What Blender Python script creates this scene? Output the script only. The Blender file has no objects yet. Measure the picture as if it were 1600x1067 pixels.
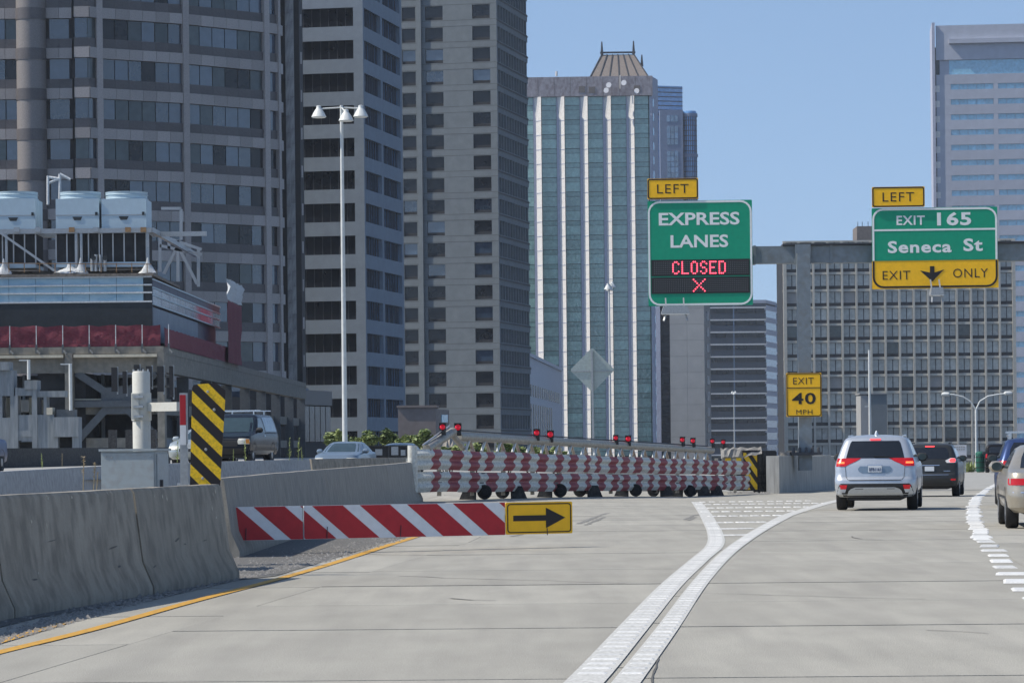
import bpy, bmesh, math, random
from mathutils import Vector, Matrix, Quaternion
R = math.radians
rng = random.Random(11)
scene = bpy.context.scene
COL = scene.collection

# ------------------------------------------------------------------ camera
F, CX, CY, H, ROLL = 5000.0, 800.0, 698.0, 1.45, R(0.6)
RC, RS = math.cos(ROLL), math.sin(ROLL)
cam = bpy.data.cameras.new('camera')
cam.sensor_width = 36.0
cam.lens = F / 1600 * 36
cam.shift_y = (CY - 533.5) / 1600
cam.clip_start, cam.clip_end = 0.5, 20000
camo = bpy.data.objects.new('camera', cam)
COL.objects.link(camo)
camo.matrix_world = Matrix.Translation((0, 0, H)) @ Matrix.Rotation(R(90), 4, 'X') @ Matrix.Rotation(-ROLL, 4, 'Z')
scene.camera = camo

# ------------------------------------------------------------------ daylight
SUN_EL, SUN_AZ = R(49), R(-97)          # azimuth from +Y towards +X: the sun stands to the left, a little behind the camera
world = bpy.data.worlds.new('World')
scene.world = world
world.use_nodes = True
nt = world.node_tree
sky = nt.nodes.new('ShaderNodeTexSky')
sky.sky_type = 'NISHITA'
sky.sun_disc = False
sky.sun_elevation, sky.sun_rotation = SUN_EL, SUN_AZ
sky.altitude = 50
sky.air_density, sky.dust_density, sky.ozone_density = 1.0, 0.3, 1.5
tcw = nt.nodes.new('ShaderNodeTexCoord')          # clear blue air right down to the roofs: the whole dome is read a little higher up
mpw = nt.nodes.new('ShaderNodeMapping')
mpw.inputs['Location'].default_value = (0, 0, 0.16)
nrm = nt.nodes.new('ShaderNodeVectorMath'); nrm.operation = 'NORMALIZE'
nt.links.new(tcw.outputs['Generated'], mpw.inputs[0])
nt.links.new(mpw.outputs[0], nrm.inputs[0])
nt.links.new(nrm.outputs[0], sky.inputs[0])
nt.links.new(sky.outputs[0], nt.nodes['Background'].inputs[0])
nt.nodes['Background'].inputs[1].default_value = 0.105
sun = bpy.data.lights.new('sun', 'SUN')
sun.energy, sun.angle, sun.color = 3.2, R(0.53), (1.0, 0.93, 0.82)
suno = bpy.data.objects.new('sun', sun)
COL.objects.link(suno)
sd = Vector((math.sin(SUN_AZ) * math.cos(SUN_EL), math.cos(SUN_AZ) * math.cos(SUN_EL), math.sin(SUN_EL)))
suno.rotation_euler = sd.to_track_quat('Z', 'Y').to_euler()
suno.location = (-40, 0, 60)
vs = scene.view_settings
vs.view_transform, vs.look, vs.exposure, vs.gamma = 'Standard', 'None', 0.66, 1.0
scene.cycles.use_denoising = True
scene.cycles.max_bounces = 6
scene.cycles.volume_bounces = 0
scene.cycles.caustics_reflective = scene.cycles.caustics_refractive = False

# ------------------------------------------------------------------ measuring
def at(px, py, Y):
    """point at depth Y on the line of sight of a photograph pixel"""
    u, v = (px - CX) / F, (CY - py) / F
    return Vector(((u * RC + v * RS) * Y, Y, H + (-u * RS + v * RC) * Y))
def ray(px, py=400):
    return at(px, py, 1.0).x
def drop(Y):
    return -0.0078 * (Y - 65) if 65 < Y < 122 else (0 if Y <= 65 else -0.445 - 0.0017 * (Y - 122))
def gz(X, Y):
    return drop(Y) * min(1, max(0, (X + 2) / 8))
def gr(px, py, dz=0.0):
    Y = 40.0
    for _ in range(60):
        p = at(px, py, Y)
        k = (p.z - H) / Y
        Y = 0.5 * Y + 0.5 * (gz(p.x, Y) - H) / k
    p = at(px, py, Y)
    return Vector((p.x, Y, gz(p.x, Y) + dz))
def V2(a, b):
    return Vector((a, b))
def on_line(p, d, px, py=400):
    a = ray(px, py)
    t = (a * p.y - p.x) / (d.x - a * d.y)
    return p + d * t
def lerp(a, b, t):
    return a + (b - a) * t
def interp(tab, x):
    if x <= tab[0][0]: return list(tab[0][1:])
    for a, b in zip(tab, tab[1:]):
        if x <= b[0]:
            t = (x - a[0]) / (b[0] - a[0])
            return [lerp(p, q, t) for p, q in zip(a[1:], b[1:])]
    return list(tab[-1][1:])

# ------------------------------------------------------------------ materials
MATS = {}
def mat(name, col, rough=0.6, metal=0.0, var=0.12, scale=1.0, stretch=(1, 1, 1), rnd=0.0, bump=0.0, bscale=None,
        ior=1.45, emit=None, estr=0.0, stain=None, stain_amt=0.0, stain_scale=1.0, stain_stretch=(1, 1, 1), coat=0.0, spec=0.5, coords='Object', grain=0.0, grain_scale=10.0):
    """procedural surface: base colour with grain, tone steps from piece to piece, stains with a shape of their own, relief"""
    m = bpy.data.materials.new(name)
    MATS[name] = m
    m.use_nodes = True
    t = m.node_tree
    N, L = t.nodes, t.links
    b = N['Principled BSDF']
    b.inputs['Roughness'].default_value = rough
    b.inputs['Metallic'].default_value = metal
    b.inputs['IOR'].default_value = ior
    b.inputs['Coat Weight'].default_value = coat
    b.inputs['Specular IOR Level'].default_value = spec
    if emit:
        b.inputs['Emission Color'].default_value = (*emit, 1)
        b.inputs['Emission Strength'].default_value = estr
    tc = N.new('ShaderNodeTexCoord')
    out = N.new('ShaderNodeNewGeometry').outputs['Position'] if coords == 'World' else tc.outputs[coords]
    def noise(sc, st, detail=5.0):
        mp = N.new('ShaderNodeMapping')
        mp.inputs['Scale'].default_value = [sc * s for s in st]
        L.new(out, mp.inputs[0])
        nz = N.new('ShaderNodeTexNoise')
        nz.inputs['Detail'].default_value = detail
        L.new(mp.outputs[0], nz.inputs['Vector'])
        return nz.outputs[0]
    def ramp(src, lo, hi, a, bb):
        r = N.new('ShaderNodeMapRange')
        r.inputs[1].default_value, r.inputs[2].default_value = lo, hi
        r.inputs[3].default_value, r.inputs[4].default_value = a, bb
        L.new(src, r.inputs[0])
        return r.outputs[0]
    fac = ramp(noise(scale, stretch), 0.3, 0.7, 1 - var, 1 + var)
    if rnd:
        oi = N.new('ShaderNodeObjectInfo')
        rr = ramp(oi.outputs['Random'], 0, 1, 1 - rnd, 1 + rnd)
        mm = N.new('ShaderNodeMath'); mm.operation = 'MULTIPLY'
        L.new(fac, mm.inputs[0]); L.new(rr, mm.inputs[1])
        fac = mm.outputs[0]
    if grain:
        mm = N.new('ShaderNodeMath'); mm.operation = 'MULTIPLY'
        L.new(fac, mm.inputs[0]); L.new(ramp(noise(grain_scale, (1, 1, 1), 3.0), 0.3, 0.7, 1 - grain, 1 + grain), mm.inputs[1])
        fac = mm.outputs[0]
    mul = N.new('ShaderNodeVectorMath'); mul.operation = 'SCALE'
    mul.inputs[0].default_value = col
    L.new(fac, mul.inputs['Scale'])
    colour = mul.outputs[0]
    if stain:
        mx = N.new('ShaderNodeMix'); mx.data_type = 'RGBA'
        L.new(ramp(noise(stain_scale, stain_stretch, 8.0), 0.44, 0.66, 0, stain_amt), mx.inputs[0])
        L.new(colour, mx.inputs[6])
        mx.inputs[7].default_value = (*stain, 1)
        colour = mx.outputs[2]
    L.new(colour, b.inputs['Base Color'])
    if bump:
        bp = N.new('ShaderNodeBump')
        bp.inputs['Strength'].default_value = 1.0
        bp.inputs['Distance'].default_value = bump
        L.new(noise(bscale or scale * 4, (1, 1, 1), 4.0), bp.inputs['Height'])
        L.new(bp.outputs[0], b.inputs['Normal'])
    return m

# ------------------------------------------------------------------ object helpers
def link(o, parent=None):
    COL.objects.link(o)
    if parent is not None:
        o.parent = parent
    return o
def thing(name, label, cat, loc=(0, 0, 0), rz=0.0, group=None):
    o = bpy.data.objects.new(name, None)
    o.empty_display_size = 0.3
    o.location = loc
    o.rotation_euler = (0, 0, rz)
    link(o)
    return tag(o, label, cat, group)
def tag(o, label=None, cat=None, group=None, kind=None):
    if label: o['label'] = label
    if cat: o['category'] = cat
    if group: o['group'] = group
    if kind: o['kind'] = kind
    return o
def base(parent):
    return Vector(parent.location) if parent is not None else Vector((0, 0, 0))
def mesh(name, verts, faces, m, parent=None, smooth=None, world=False, loc=None):
    """one mesh object; world=True: the vertices are world points and the parent is an unrotated Empty"""
    me = bpy.data.meshes.new(name)
    off = base(parent) if world else Vector((0, 0, 0))
    me.from_pydata([tuple(Vector(v) - off) for v in verts], [], faces)
    me.materials.append(m if not isinstance(m, str) else MATS[m])
    if smooth is not None:
        me.polygons.foreach_set('use_smooth', [True] * len(me.polygons))
        me.set_sharp_from_angle(angle=R(smooth))
    me.update()
    o = bpy.data.objects.new(name, me)
    if loc: o.location = loc
    return link(o, parent)
BOXF = [(0, 3, 2, 1), (4, 5, 6, 7), (0, 1, 5, 4), (1, 2, 6, 5), (2, 3, 7, 6), (3, 0, 4, 7)]
def boxv(dx, dy, dz):
    x, y, z = dx / 2, dy / 2, dz / 2
    return [(-x, -y, -z), (x, -y, -z), (x, y, -z), (-x, y, -z), (-x, -y, z), (x, -y, z), (x, y, z), (-x, y, z)]
CACHE = {}
def shared(key, make, m):
    k = (key, m)
    if k not in CACHE:
        v, f = make()
        me = bpy.data.meshes.new(str(key[0]))
        me.from_pydata(v, [], f)
        me.materials.append(MATS[m])
        me.update()
        CACHE[k] = me
    return CACHE[k]
def box(name, parent, c, dims, m, rz=0.0, world=True, rx=0.0, ry=0.0):
    d = tuple(round(a, 2 if a > 0.5 else 3) for a in dims)
    me = shared(('box',) + d, lambda: (boxv(*d), BOXF), m)
    o = bpy.data.objects.new(name, me)
    o.location = Vector(c) - (base(parent) if world else Vector((0, 0, 0)))
    o.rotation_euler = (rx, ry, rz)
    return link(o, parent)
def cyl(n, r0, r1, l):
    v = [(r0 * math.cos(6.28318 * i / n), r0 * math.sin(6.28318 * i / n), 0) for i in range(n)]
    v += [(r1 * math.cos(6.28318 * i / n), r1 * math.sin(6.28318 * i / n), l) for i in range(n)]
    f = [(i, (i + 1) % n, n + (i + 1) % n, n + i) for i in range(n)] + [tuple(range(n - 1, -1, -1)), tuple(range(n, 2 * n))]
    return v, f
def rod(name, parent, p, q, r, m, n=8, r1=None, world=True):
    p, q = Vector(p), Vector(q)
    v, f = cyl(n, r, r if r1 is None else r1, (q - p).length)
    me = bpy.data.meshes.new(name)
    me.from_pydata(v, [], f)
    me.materials.append(MATS[m])
    if n >= 8:
        me.polygons.foreach_set('use_smooth', [True] * len(me.polygons))
        me.set_sharp_from_angle(angle=R(50))
    o = bpy.data.objects.new(name, me)
    o.location = p - (base(parent) if world else Vector((0, 0, 0)))
    o.rotation_euler = (q - p).to_track_quat('Z', 'Y').to_euler()
    return link(o, parent)
def bar(name, parent, p, q, w, h, m, world=True):
    """rectangular bar from p to q"""
    p, q = Vector(p), Vector(q)
    d = q - p
    L = d.length
    o = bpy.data.objects.new(name, shared(('bar', round(w, 3), round(h, 3), round(L, 3)), lambda: (boxv(round(w, 3), round(h, 3), L), BOXF), m))
    o.location = (p + q) / 2 - (base(parent) if world else Vector((0, 0, 0)))
    o.rotation_euler = d.to_track_quat('Z', 'Y').to_euler()
    return link(o, parent)
def lathe(name, parent, prof, loc, m, n=16, world=True, smooth=40, rot=None):
    v, f = [], []
    for r, z in prof:
        v += [(r * math.cos(6.28318 * i / n), r * math.sin(6.28318 * i / n), z) for i in range(n)]
    for k in range(len(prof) - 1):
        for i in range(n):
            j = (i + 1) % n
            f.append((k * n + i, k * n + j, (k + 1) * n + j, (k + 1) * n + i))
    f.append(tuple(range(n - 1, -1, -1)))
    f.append(tuple(range((len(prof) - 1) * n, len(prof) * n)))
    o = mesh(name, v, f, m, parent, smooth)
    o.location = Vector(loc) - (base(parent) if world else Vector((0, 0, 0)))
    if rot: o.rotation_euler = rot
    return o
def prism(name, parent, pts, z0, z1, m, world=True, smooth=None):
    """vertical prism over a plan outline (counter-clockwise)"""
    n = len(pts)
    v = [(p[0], p[1], z0) for p in pts] + [(p[0], p[1], z1) for p in pts]
    f = [(i, (i + 1) % n, n + (i + 1) % n, n + i) for i in range(n)] + [tuple(range(n - 1, -1, -1)), tuple(range(n, 2 * n))]
    return mesh(name, v, f, m, parent, smooth, world)
def plate(name, parent, outline, y0, y1, m, smooth=None, world=False):
    """upright plate: outline in (x, z), from depth y0 (front) to y1"""
    n = len(outline)
    v = [(x, y0, z) for x, z in outline] + [(x, y1, z) for x, z in outline]
    f = [tuple(range(n)), tuple(range(2 * n - 1, n - 1, -1))] + [(i, n + i, n + (i + 1) % n, (i + 1) % n) for i in range(n)]
    return mesh(name, v, f, m, parent, smooth, world)
def rrect(x0, x1, z0, z1, r, n=5):
    out = []
    for cx, cz, a0 in ((x1 - r, z0 + r, -90), (x1 - r, z1 - r, 0), (x0 + r, z1 - r, 90), (x0 + r, z0 + r, 180)):
        for i in range(n + 1):
            a = R(a0 + 90 * i / n)
            out.append((cx + r * math.cos(a), cz + r * math.sin(a)))
    return out
def ring_plate(name, parent, o1, o2, y0, y1, m):
    """flat border between two outlines of equal count"""
    n = len(o1)
    v = [(x, y0, z) for x, z in o1] + [(x, y0, z) for x, z in o2] + [(x, y1, z) for x, z in o1] + [(x, y1, z) for x, z in o2]
    f = []
    for i in range(n):
        j = (i + 1) % n
        f += [(i, j, n + j, n + i), (i, 2 * n + i, 2 * n + j, j), (n + i, n + j, 3 * n + j, 3 * n + i)]
    return mesh(name, v, f, m, parent)
def text(name, parent, body, cx, cz, w, h, y, m, bold=0.0, font_space=1.0):
    """lettering as a thin mesh, its box centred on (cx, cz) and fitted to w x h"""
    cu = bpy.data.curves.new('lettering', 'FONT')
    cu.body, cu.extrude, cu.offset, cu.space_character, cu.resolution_u = body, 0.01, bold, font_space, 3
    to = bpy.data.objects.new('lettering', cu)
    COL.objects.link(to)
    me = bpy.data.meshes.new_from_object(to.evaluated_get(bpy.context.evaluated_depsgraph_get()))
    bpy.data.objects.remove(to)
    xs = [v.co.x for v in me.vertices]; ys = [v.co.y for v in me.vertices]
    x0, x1, y0, y1 = min(xs), max(xs), min(ys), max(ys)
    for v in me.vertices:
        v.co = (cx + ((v.co.x - x0) / (x1 - x0) - 0.5) * w, y - v.co.z * 0.5, cz + ((v.co.y - y0) / (y1 - y0) - 0.5) * h)
    me.materials.clear()
    me.materials.append(MATS[m])
    return link(bpy.data.objects.new(name, me), parent)
def copy_tree(o, parent=None):
    c = o.copy()
    link(c, parent)
    for ch in list(o.children):
        copy_tree(ch, c)
    return c

class Face:
    """an upright facade: s runs left to right as seen from outside, d outwards"""
    def __init__(self, parent, p0, p1):
        self.parent, self.p0 = parent, Vector(p0[:2])
        d = Vector(p1[:2]) - self.p0
        self.L = d.length
        self.u = d / self.L
        self.n = V2(self.u.y, -self.u.x)
        self.rz = math.atan2(self.u.y, self.u.x)
    def pt(self, s, z, d=0.0):
        q = self.p0 + self.u * s + self.n * d
        return Vector((q.x, q.y, z))
    def s(self, px, py=400):
        return (on_line(self.p0, self.u, px, py) - self.p0).dot(self.u)
    def z(self, py, s=0.0):
        P = self.p0 + self.u * s
        v = (CY - py) / F
        uu = (P.x / P.y - v * RS) / RC
        return H + (-uu * RS + v * RC) * P.y
    def box(self, name, s0, s1, z0, z1, d0, d1, m, parent=None):
        par = parent or self.parent
        c = self.pt((s0 + s1) / 2, (z0 + z1) / 2, (d0 + d1) / 2)
        if par is not self.parent:
            o = box(name, None, c, (s1 - s0, d1 - d0, z1 - z0), m, self.rz)
            return o
        return box(name, par, c, (s1 - s0, d1 - d0, z1 - z0), m, self.rz)
GROUND = -6.5
def under(o, part):
    """make a top-level mesh (in world coordinates) a sub-part of a part"""
    W = part.matrix_basis.copy()
    if part.parent is not None:
        W = part.parent.matrix_basis @ W
    o.parent = part
    o.matrix_parent_inverse = W.inverted()
    return o

# ------------------------------------------------------------------ the surfaces
mat('concrete_road', (0.345, 0.33, 0.285), 0.85, var=0.10, scale=0.35, stretch=(1, 0.3, 1), rnd=0.07, bump=0.008, bscale=18, grain=0.16, grain_scale=14, coords='World',
    stain=(0.235, 0.225, 0.20), stain_amt=0.3, stain_scale=0.5, stain_stretch=(1.3, 0.08, 1))
mat('concrete_far', (0.33, 0.325, 0.30), 0.85, var=0.1, scale=0.3, coords='World', stain=(0.22, 0.22, 0.2), stain_amt=0.4, stain_scale=0.2)
mat('joint', (0.05, 0.05, 0.048), 0.9, var=0.3, scale=8)
mat('asphalt', (0.07, 0.07, 0.07), 0.9, var=0.2, scale=2, bump=0.01, bscale=40, coords='World')
mat('gravel_dirt', (0.16, 0.155, 0.145), 0.95, var=0.35, scale=6, bump=0.02, bscale=25, coords='World')
mat('stone_chip', (0.26, 0.25, 0.235), 0.9, var=0.4, scale=8)
mat('white_paint', (0.56, 0.555, 0.52), 0.7, var=0.12, scale=3, stain=(0.36, 0.35, 0.32), stain_amt=0.85, stain_scale=7, coords='World')
mat('white_tile', (0.62, 0.615, 0.585), 0.5, var=0.15, rnd=0.14, scale=6)
mat('yellow_paint', (0.62, 0.33, 0.035), 0.7, var=0.12, scale=4, stain=(0.20, 0.15, 0.07), stain_amt=0.7, stain_scale=4, coords='World')
mat('barrier_dark', (0.32, 0.285, 0.228), 0.92, var=0.12, scale=1.2, stretch=(1, 1, 0.3), bump=0.0015, bscale=14, grain=0.10, grain_scale=16, coords='World',
    stain=(0.15, 0.135, 0.11), stain_amt=0.6, stain_scale=1.3, stain_stretch=(1.0, 1.0, 0.45), rnd=0.08)
mat('barrier_mid', (0.33, 0.30, 0.25), 0.92, var=0.12, scale=1.5, stretch=(1, 1, 0.3), bump=0.0015, bscale=14, grain=0.10, grain_scale=16, coords='World',
    stain=(0.18, 0.172, 0.155), stain_amt=0.6, stain_scale=1.8, stain_stretch=(1.2, 1.2, 0.3), rnd=0.08)
mat('barrier_pale', (0.38, 0.38, 0.37), 0.9, var=0.15, scale=1.5, stretch=(1, 1, 0.3), coords='World', stain=(0.2, 0.2, 0.19), stain_amt=0.5, stain_scale=1.4, rnd=0.06)
mat('wall_concrete', (0.40, 0.395, 0.37), 0.9, var=0.15, scale=1.0, stretch=(1, 1, 0.2), coords='World', bump=0.004, bscale=8,
    stain=(0.22, 0.215, 0.2), stain_amt=0.6, stain_scale=1.2, stain_stretch=(1.5, 1.5, 0.15))
mat('black_plastic', (0.018, 0.018, 0.02), 0.55, var=0.3, scale=3)
mat('rubber', (0.016, 0.016, 0.017), 0.8, var=0.2, scale=6)
mat('black_weathered', (0.035, 0.035, 0.036), 0.75, var=0.35, scale=2, stain=(0.1, 0.1, 0.095), stain_amt=0.5, stain_scale=2.5)
mat('galvanised', (0.40, 0.42, 0.43), 0.45, metal=0.55, var=0.15, scale=4, rnd=0.05)
mat('gate_pipe', (0.36, 0.35, 0.31), 0.5, metal=0.3, var=0.2, scale=2.5, stain=(0.25, 0.16, 0.09), stain_amt=0.35, stain_scale=2)
mat('pole_paint', (0.62, 0.64, 0.62), 0.5, var=0.08, scale=1)
mat('grey_steel', (0.21, 0.245, 0.27), 0.55, metal=0.1, var=0.12, scale=0.8, stain=(0.16, 0.15, 0.13), stain_amt=0.4, stain_scale=0.7)
mat('cabinet_grey', (0.34, 0.385, 0.40), 0.5, metal=0.1, var=0.05, scale=1.5, stain=(0.27, 0.25, 0.23), stain_amt=0.35, stain_scale=2.5, coords='World')
mat('post_cream', (0.55, 0.55, 0.50), 0.55, var=0.1, scale=3, stain=(0.35, 0.33, 0.28), stain_amt=0.4, stain_scale=3)
mat('sign_green', (0.004, 0.30, 0.17), 0.45, var=0.05, scale=1.2, spec=0.4)
mat('sign_white', (0.78, 0.80, 0.79), 0.5, var=0.05, scale=2)
mat('sign_yellow', (0.95, 0.52, 0.008), 0.45, var=0.05, scale=1.5)
mat('sign_black', (0.016, 0.012, 0.013), 0.5, var=0.1, scale=3)
mat('sign_back', (0.42, 0.48, 0.46), 0.5, metal=0.3, var=0.1, scale=2)
mat('led_board', (0.018, 0.02, 0.022), 0.6, var=0.2, scale=4)
mat('led_off', (0.16, 0.17, 0.18), 0.5, var=0.05, scale=3)
mat('led_red', (0.4, 0.02, 0.03), 0.5, emit=(1.0, 0.07, 0.12), estr=2.6)
mat('lamp_red', (0.55, 0.012, 0.03), 0.2, var=0.3, scale=12, emit=(1.0, 0.02, 0.06), estr=0.16)
mat('board_red', (0.45, 0.018, 0.028), 0.5, var=0.08, scale=2)
mat('board_white', (0.74, 0.77, 0.79), 0.5, var=0.05, scale=2)
mat('rail_white', (0.66, 0.66, 0.60), 0.55, var=0.12, scale=2.5, stain=(0.40, 0.37, 0.30), stain_amt=0.5, stain_scale=3)
mat('rail_red', (0.34, 0.06, 0.07), 0.55, var=0.15, scale=2.5, stain=(0.14, 0.05, 0.05), stain_amt=0.5, stain_scale=3)
mat('marker_yellow', (0.88, 0.56, 0.012), 0.5, var=0.08, scale=3, stain=(0.35, 0.22, 0.03), stain_amt=0.45, stain_scale=7)
mat('dirty_wrap', (0.24, 0.23, 0.21), 0.7, var=0.25, scale=4)

# ------------------------------------------------------------------ ground and road
mesh('ground', [(-9000, -3000, GROUND), (9000, -3000, GROUND), (9000, 12000, GROUND), (-9000, 12000, GROUND)], [(0, 1, 2, 3)], 'asphalt')['kind'] = 'structure'
def xr(Y): return 0.73 + 0.075 * (Y - 19.5) + 0.00075 * (Y - 19.5) ** 2
def xg(Y): return interp([(0, -1.35), (19.6, 0.42), (48.6, 3.02), (81, 4.65), (130, 6.6), (240, 11)], Y)[0]
def sheet(name, x_of0, x_of1, y0, y1, dz, m, ny=40, nx=6):
    v, f = [], []
    for j in range(ny + 1):
        Y = lerp(y0, y1, j / ny)
        for i in range(nx + 1):
            X = lerp(x_of0(Y), x_of1(Y), i / nx)
            v.append((X, Y, gz(X, Y) + dz))
    for j in range(ny):
        for i in range(nx):
            a = j * (nx + 1) + i
            f.append((a, a + 1, a + nx + 2, a + nx + 1))
    o = mesh(name, v, f, m)
    o['kind'] = 'structure'
    return o
sheet('road_bed', lambda Y: -30, lambda Y: 75, 3, 131, -0.035, 'joint', 128, 105)
sheet('far_pavement', lambda Y: -30, lambda Y: 75, 131, 226, -0.004, 'concrete_far', 20, 24)
edge = mesh('viaduct_edge', [(-30, 226, -0.1), (75, 226, -0.7), (75, 226, GROUND), (-30, 226, GROUND)], [(0, 1, 2, 3)], 'wall_concrete')
edge['kind'] = 'structure'
road = bpy.data.objects.new('road', None); link(road); road['kind'] = 'structure'
bounds = [lambda Y: -30 + 0 * Y, lambda Y: xg(Y) - 14.8, lambda Y: xg(Y) - 11.1, lambda Y: xg(Y) - 7.4, lambda Y: xg(Y) - 3.7, lambda Y: xg(Y) + 0.0, lambda Y: xr(Y) + 0.02,
          lambda Y: xr(Y) + 3.62, lambda Y: xr(Y) + 7.3, lambda Y: xr(Y) + 11.0, lambda Y: max(75, xr(Y) + 12)]
for ci in range(len(bounds) - 1):
    Y = 6.0 + rng.uniform(-0.5, 0.5)
    if ci in (6, 7, 8): Y = 6.2 + 0.35 * (ci - 6)
    while Y < 130:
        L = rng.choice((4.0, 4.6, 5.2, 5.6)) * (2 if Y > 75 else 1)
        Y1 = min(Y + L, 130.9)
        v = []
        skew = -0.035
        g = 0.03 if Y < 45 else 0.05
        dz = rng.uniform(-0.003, 0.001)
        nseg = 4
        wide = bounds[ci + 1](Y1) - bounds[ci](Y1)
        nx = 1 if Y1 < 66 else max(1, int(wide / 1.2))
        for k in range(nseg + 1):
            yy = lerp(Y + g, Y1 - g, k / nseg)
            xa, xb = bounds[ci](yy) + 0.003, bounds[ci + 1](yy) - 0.003
            for i in range(nx + 1):
                x = lerp(xa, xb, i / nx)
                y2 = yy + skew * (x - xr(yy)) if -12 < x < 40 else yy
                v.append((x, y2, gz(x, y2) + dz))
        n, st = len(v), nx + 1
        v += [(a, b, c - 0.12) for a, b, c in v]
        f = [(k * st + i, k * st + i + 1, (k + 1) * st + i + 1, (k + 1) * st + i) for k in range(nseg) for i in range(nx)]
        for i in range(nx):
            e = nseg * st + i
            f += [(i, n + i, n + i + 1, i + 1), (e, e + 1, n + e + 1, n + e)]
        for k in range(nseg):
            a, b = k * st, k * st + nx
            f += [(a, a + st, n + a + st, n + a), (b, n + b, n + b + st, b + st)]
        mesh('slab', v, f, 'concrete_road', road)
        Y = Y1

def ribbon(name, pts, half, dz, m, parent=None, n=6):
    """a painted strip along ground points (px, py, half width in metres)"""
    P = [gr(a[0], a[1]) for a in pts]
    W = [a[2] if len(a) > 2 else half for a in pts]
    Q, U = [], []
    for i in range(len(P) - 1):
        for k in range(n):
            t = k / n
            a = P[max(i - 1, 0)]; b = P[i]; c = P[i + 1]; d = P[min(i + 2, len(P) - 1)]
            q = 0.5 * ((2 * b) + (c - a) * t + (2 * a - 5 * b + 4 * c - d) * t * t + (3 * b - a - 3 * c + d) * t ** 3)
            Q.append(q); U.append(lerp(W[i], W[i + 1], t))
    Q.append(P[-1]); U.append(W[-1])
    v = []
    for i, q in enumerate(Q):
        t = (Q[min(i + 1, len(Q) - 1)] - Q[max(i - 1, 0)]); t.z = 0; t.normalize()
        s = Vector((t.y, -t.x, 0))
        for sg in (-1, 1):
            p = q + s * (U[i] * sg)
            v.append((p.x, p.y, gz(p.x, p.y) + dz))
    f = [(2 * i, 2 * i + 1, 2 * i + 3, 2 * i + 2) for i in range(len(Q) - 1)]
    o = mesh(name, v, f, m, parent)
    if parent is None: o['kind'] = 'structure'
    return o, Q, U
gore_l, QL, UL = ribbon('lane_line', [(835, 1130, .13), (912, 1067, .125), (990, 980, .125), (1048, 915, .12), (1092, 875, .12), (1117, 852, .13), (1117, 832, .13), (1106, 810, .13), (1088, 784, .15)], .12, 0.006, 'white_paint')
gore_r, QR, UR = ribbon('lane_line', [(930, 1130, .10), (978, 1067, .09), (1044, 980, .09), (1090, 915, .09), (1128, 872, .10), (1160, 846, .11), (1200, 821, .12), (1255, 797, .14), (1300, 784, .16), (1345, 775, .16)], .1, 0.006, 'white_paint')
ribbon('edge_line', [(-150, 1058, .06), (0, 1019, .06), (150, 982, .06), (300, 940, .06), (430, 906, .06), (520, 880, .06), (600, 854, .07), (645, 840, .07), (720, 815, .07), (800, 794, .07)], .06, 0.006, 'yellow_paint')
ribbon('edge_line', [(-60, 1020, .05), (0, 1003, .05), (60, 985, .05), (105, 972, .05)], .05, 0.006, 'yellow_paint', n=4)
# raised white tiles: along the painted lines, across the gore and along the next lane line
tiles = bpy.data.objects.new('pavement_marking', None); link(tiles); tiles['kind'] = 'structure'
def tile(p, rz, w=0.10, l=0.10, h=0.012):
    me = shared(('tile', w, l, h), lambda: ([(x * s, y * s, z) for z, s in ((0, 1), (h, .8)) for x, y in ((-w / 2, -l / 2), (w / 2, -l / 2), (w / 2, l / 2), (-w / 2, l / 2))], BOXF), 'white_tile')
    o = bpy.data.objects.new('tile', me)
    o.location = p; o.rotation_euler = (0, 0, rz)
    link(o, tiles)
for Q, U in ((QL, UL), (QR, UR)):
    d = 0
    for i in range(len(Q) - 1):
        a, b = Q[i], Q[i + 1]
        seg = (b - a).length
        rz = math.atan2(b.y - a.y, b.x - a.x) - math.pi / 2
        while d < seg:
            p = a.lerp(b, d / seg)
            if 20 < p.y < 60:
                tile((p.x, p.y, gz(p.x, p.y) + 0.0065), rz, round(U[i] * 1.5, 2), 0.16, 0.005)
            d += 0.45
        d -= seg
for py, x0, x1, st in ((783.5, 1098, 1275, 15), (787.5, 1092, 1290, 14), (793, 1095, 1262, 15), (799, 1100, 1240, 17), (806, 1112, 1222, 17), (816, 1122, 1200, 17), (826, 1128, 1182, 14), (836, 1130, 1165, 11)):
    x = x0
    while x < x1:
        q = gr(x + rng.uniform(-1, 1), py + (x - 1180) * -0.012)
        tile((q.x, q.y, q.z + 0.002), 0.1, 0.16, 0.30, 0.016)
        x += st
pts = [(1640, 953), (1600, 918), (1572, 886), (1545, 855), (1530, 830), (1521, 808), (1520, 792), (1527, 777), (1541, 765), (1560, 755)]
P = [gr(*a) for a in pts]
acc, k = 0.0, 0
for a, b in zip(P, P[1:]):
    seg = (b - a).length
    rz = math.atan2(b.y - a.y, b.x - a.x) - math.pi / 2
    while acc < seg:
        p = a.lerp(b, acc / seg)
        tile((p.x + rng.uniform(-.03, .03), p.y, gz(p.x, p.y) + 0.002), rz + rng.uniform(-.05, .05), 0.26 if k % 4 else 0.34, 0.62 if k % 3 else 0.9, 0.014)
        acc += 1.9 if p.y < 46 else 1.15
        k += 1
    acc -= seg
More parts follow.
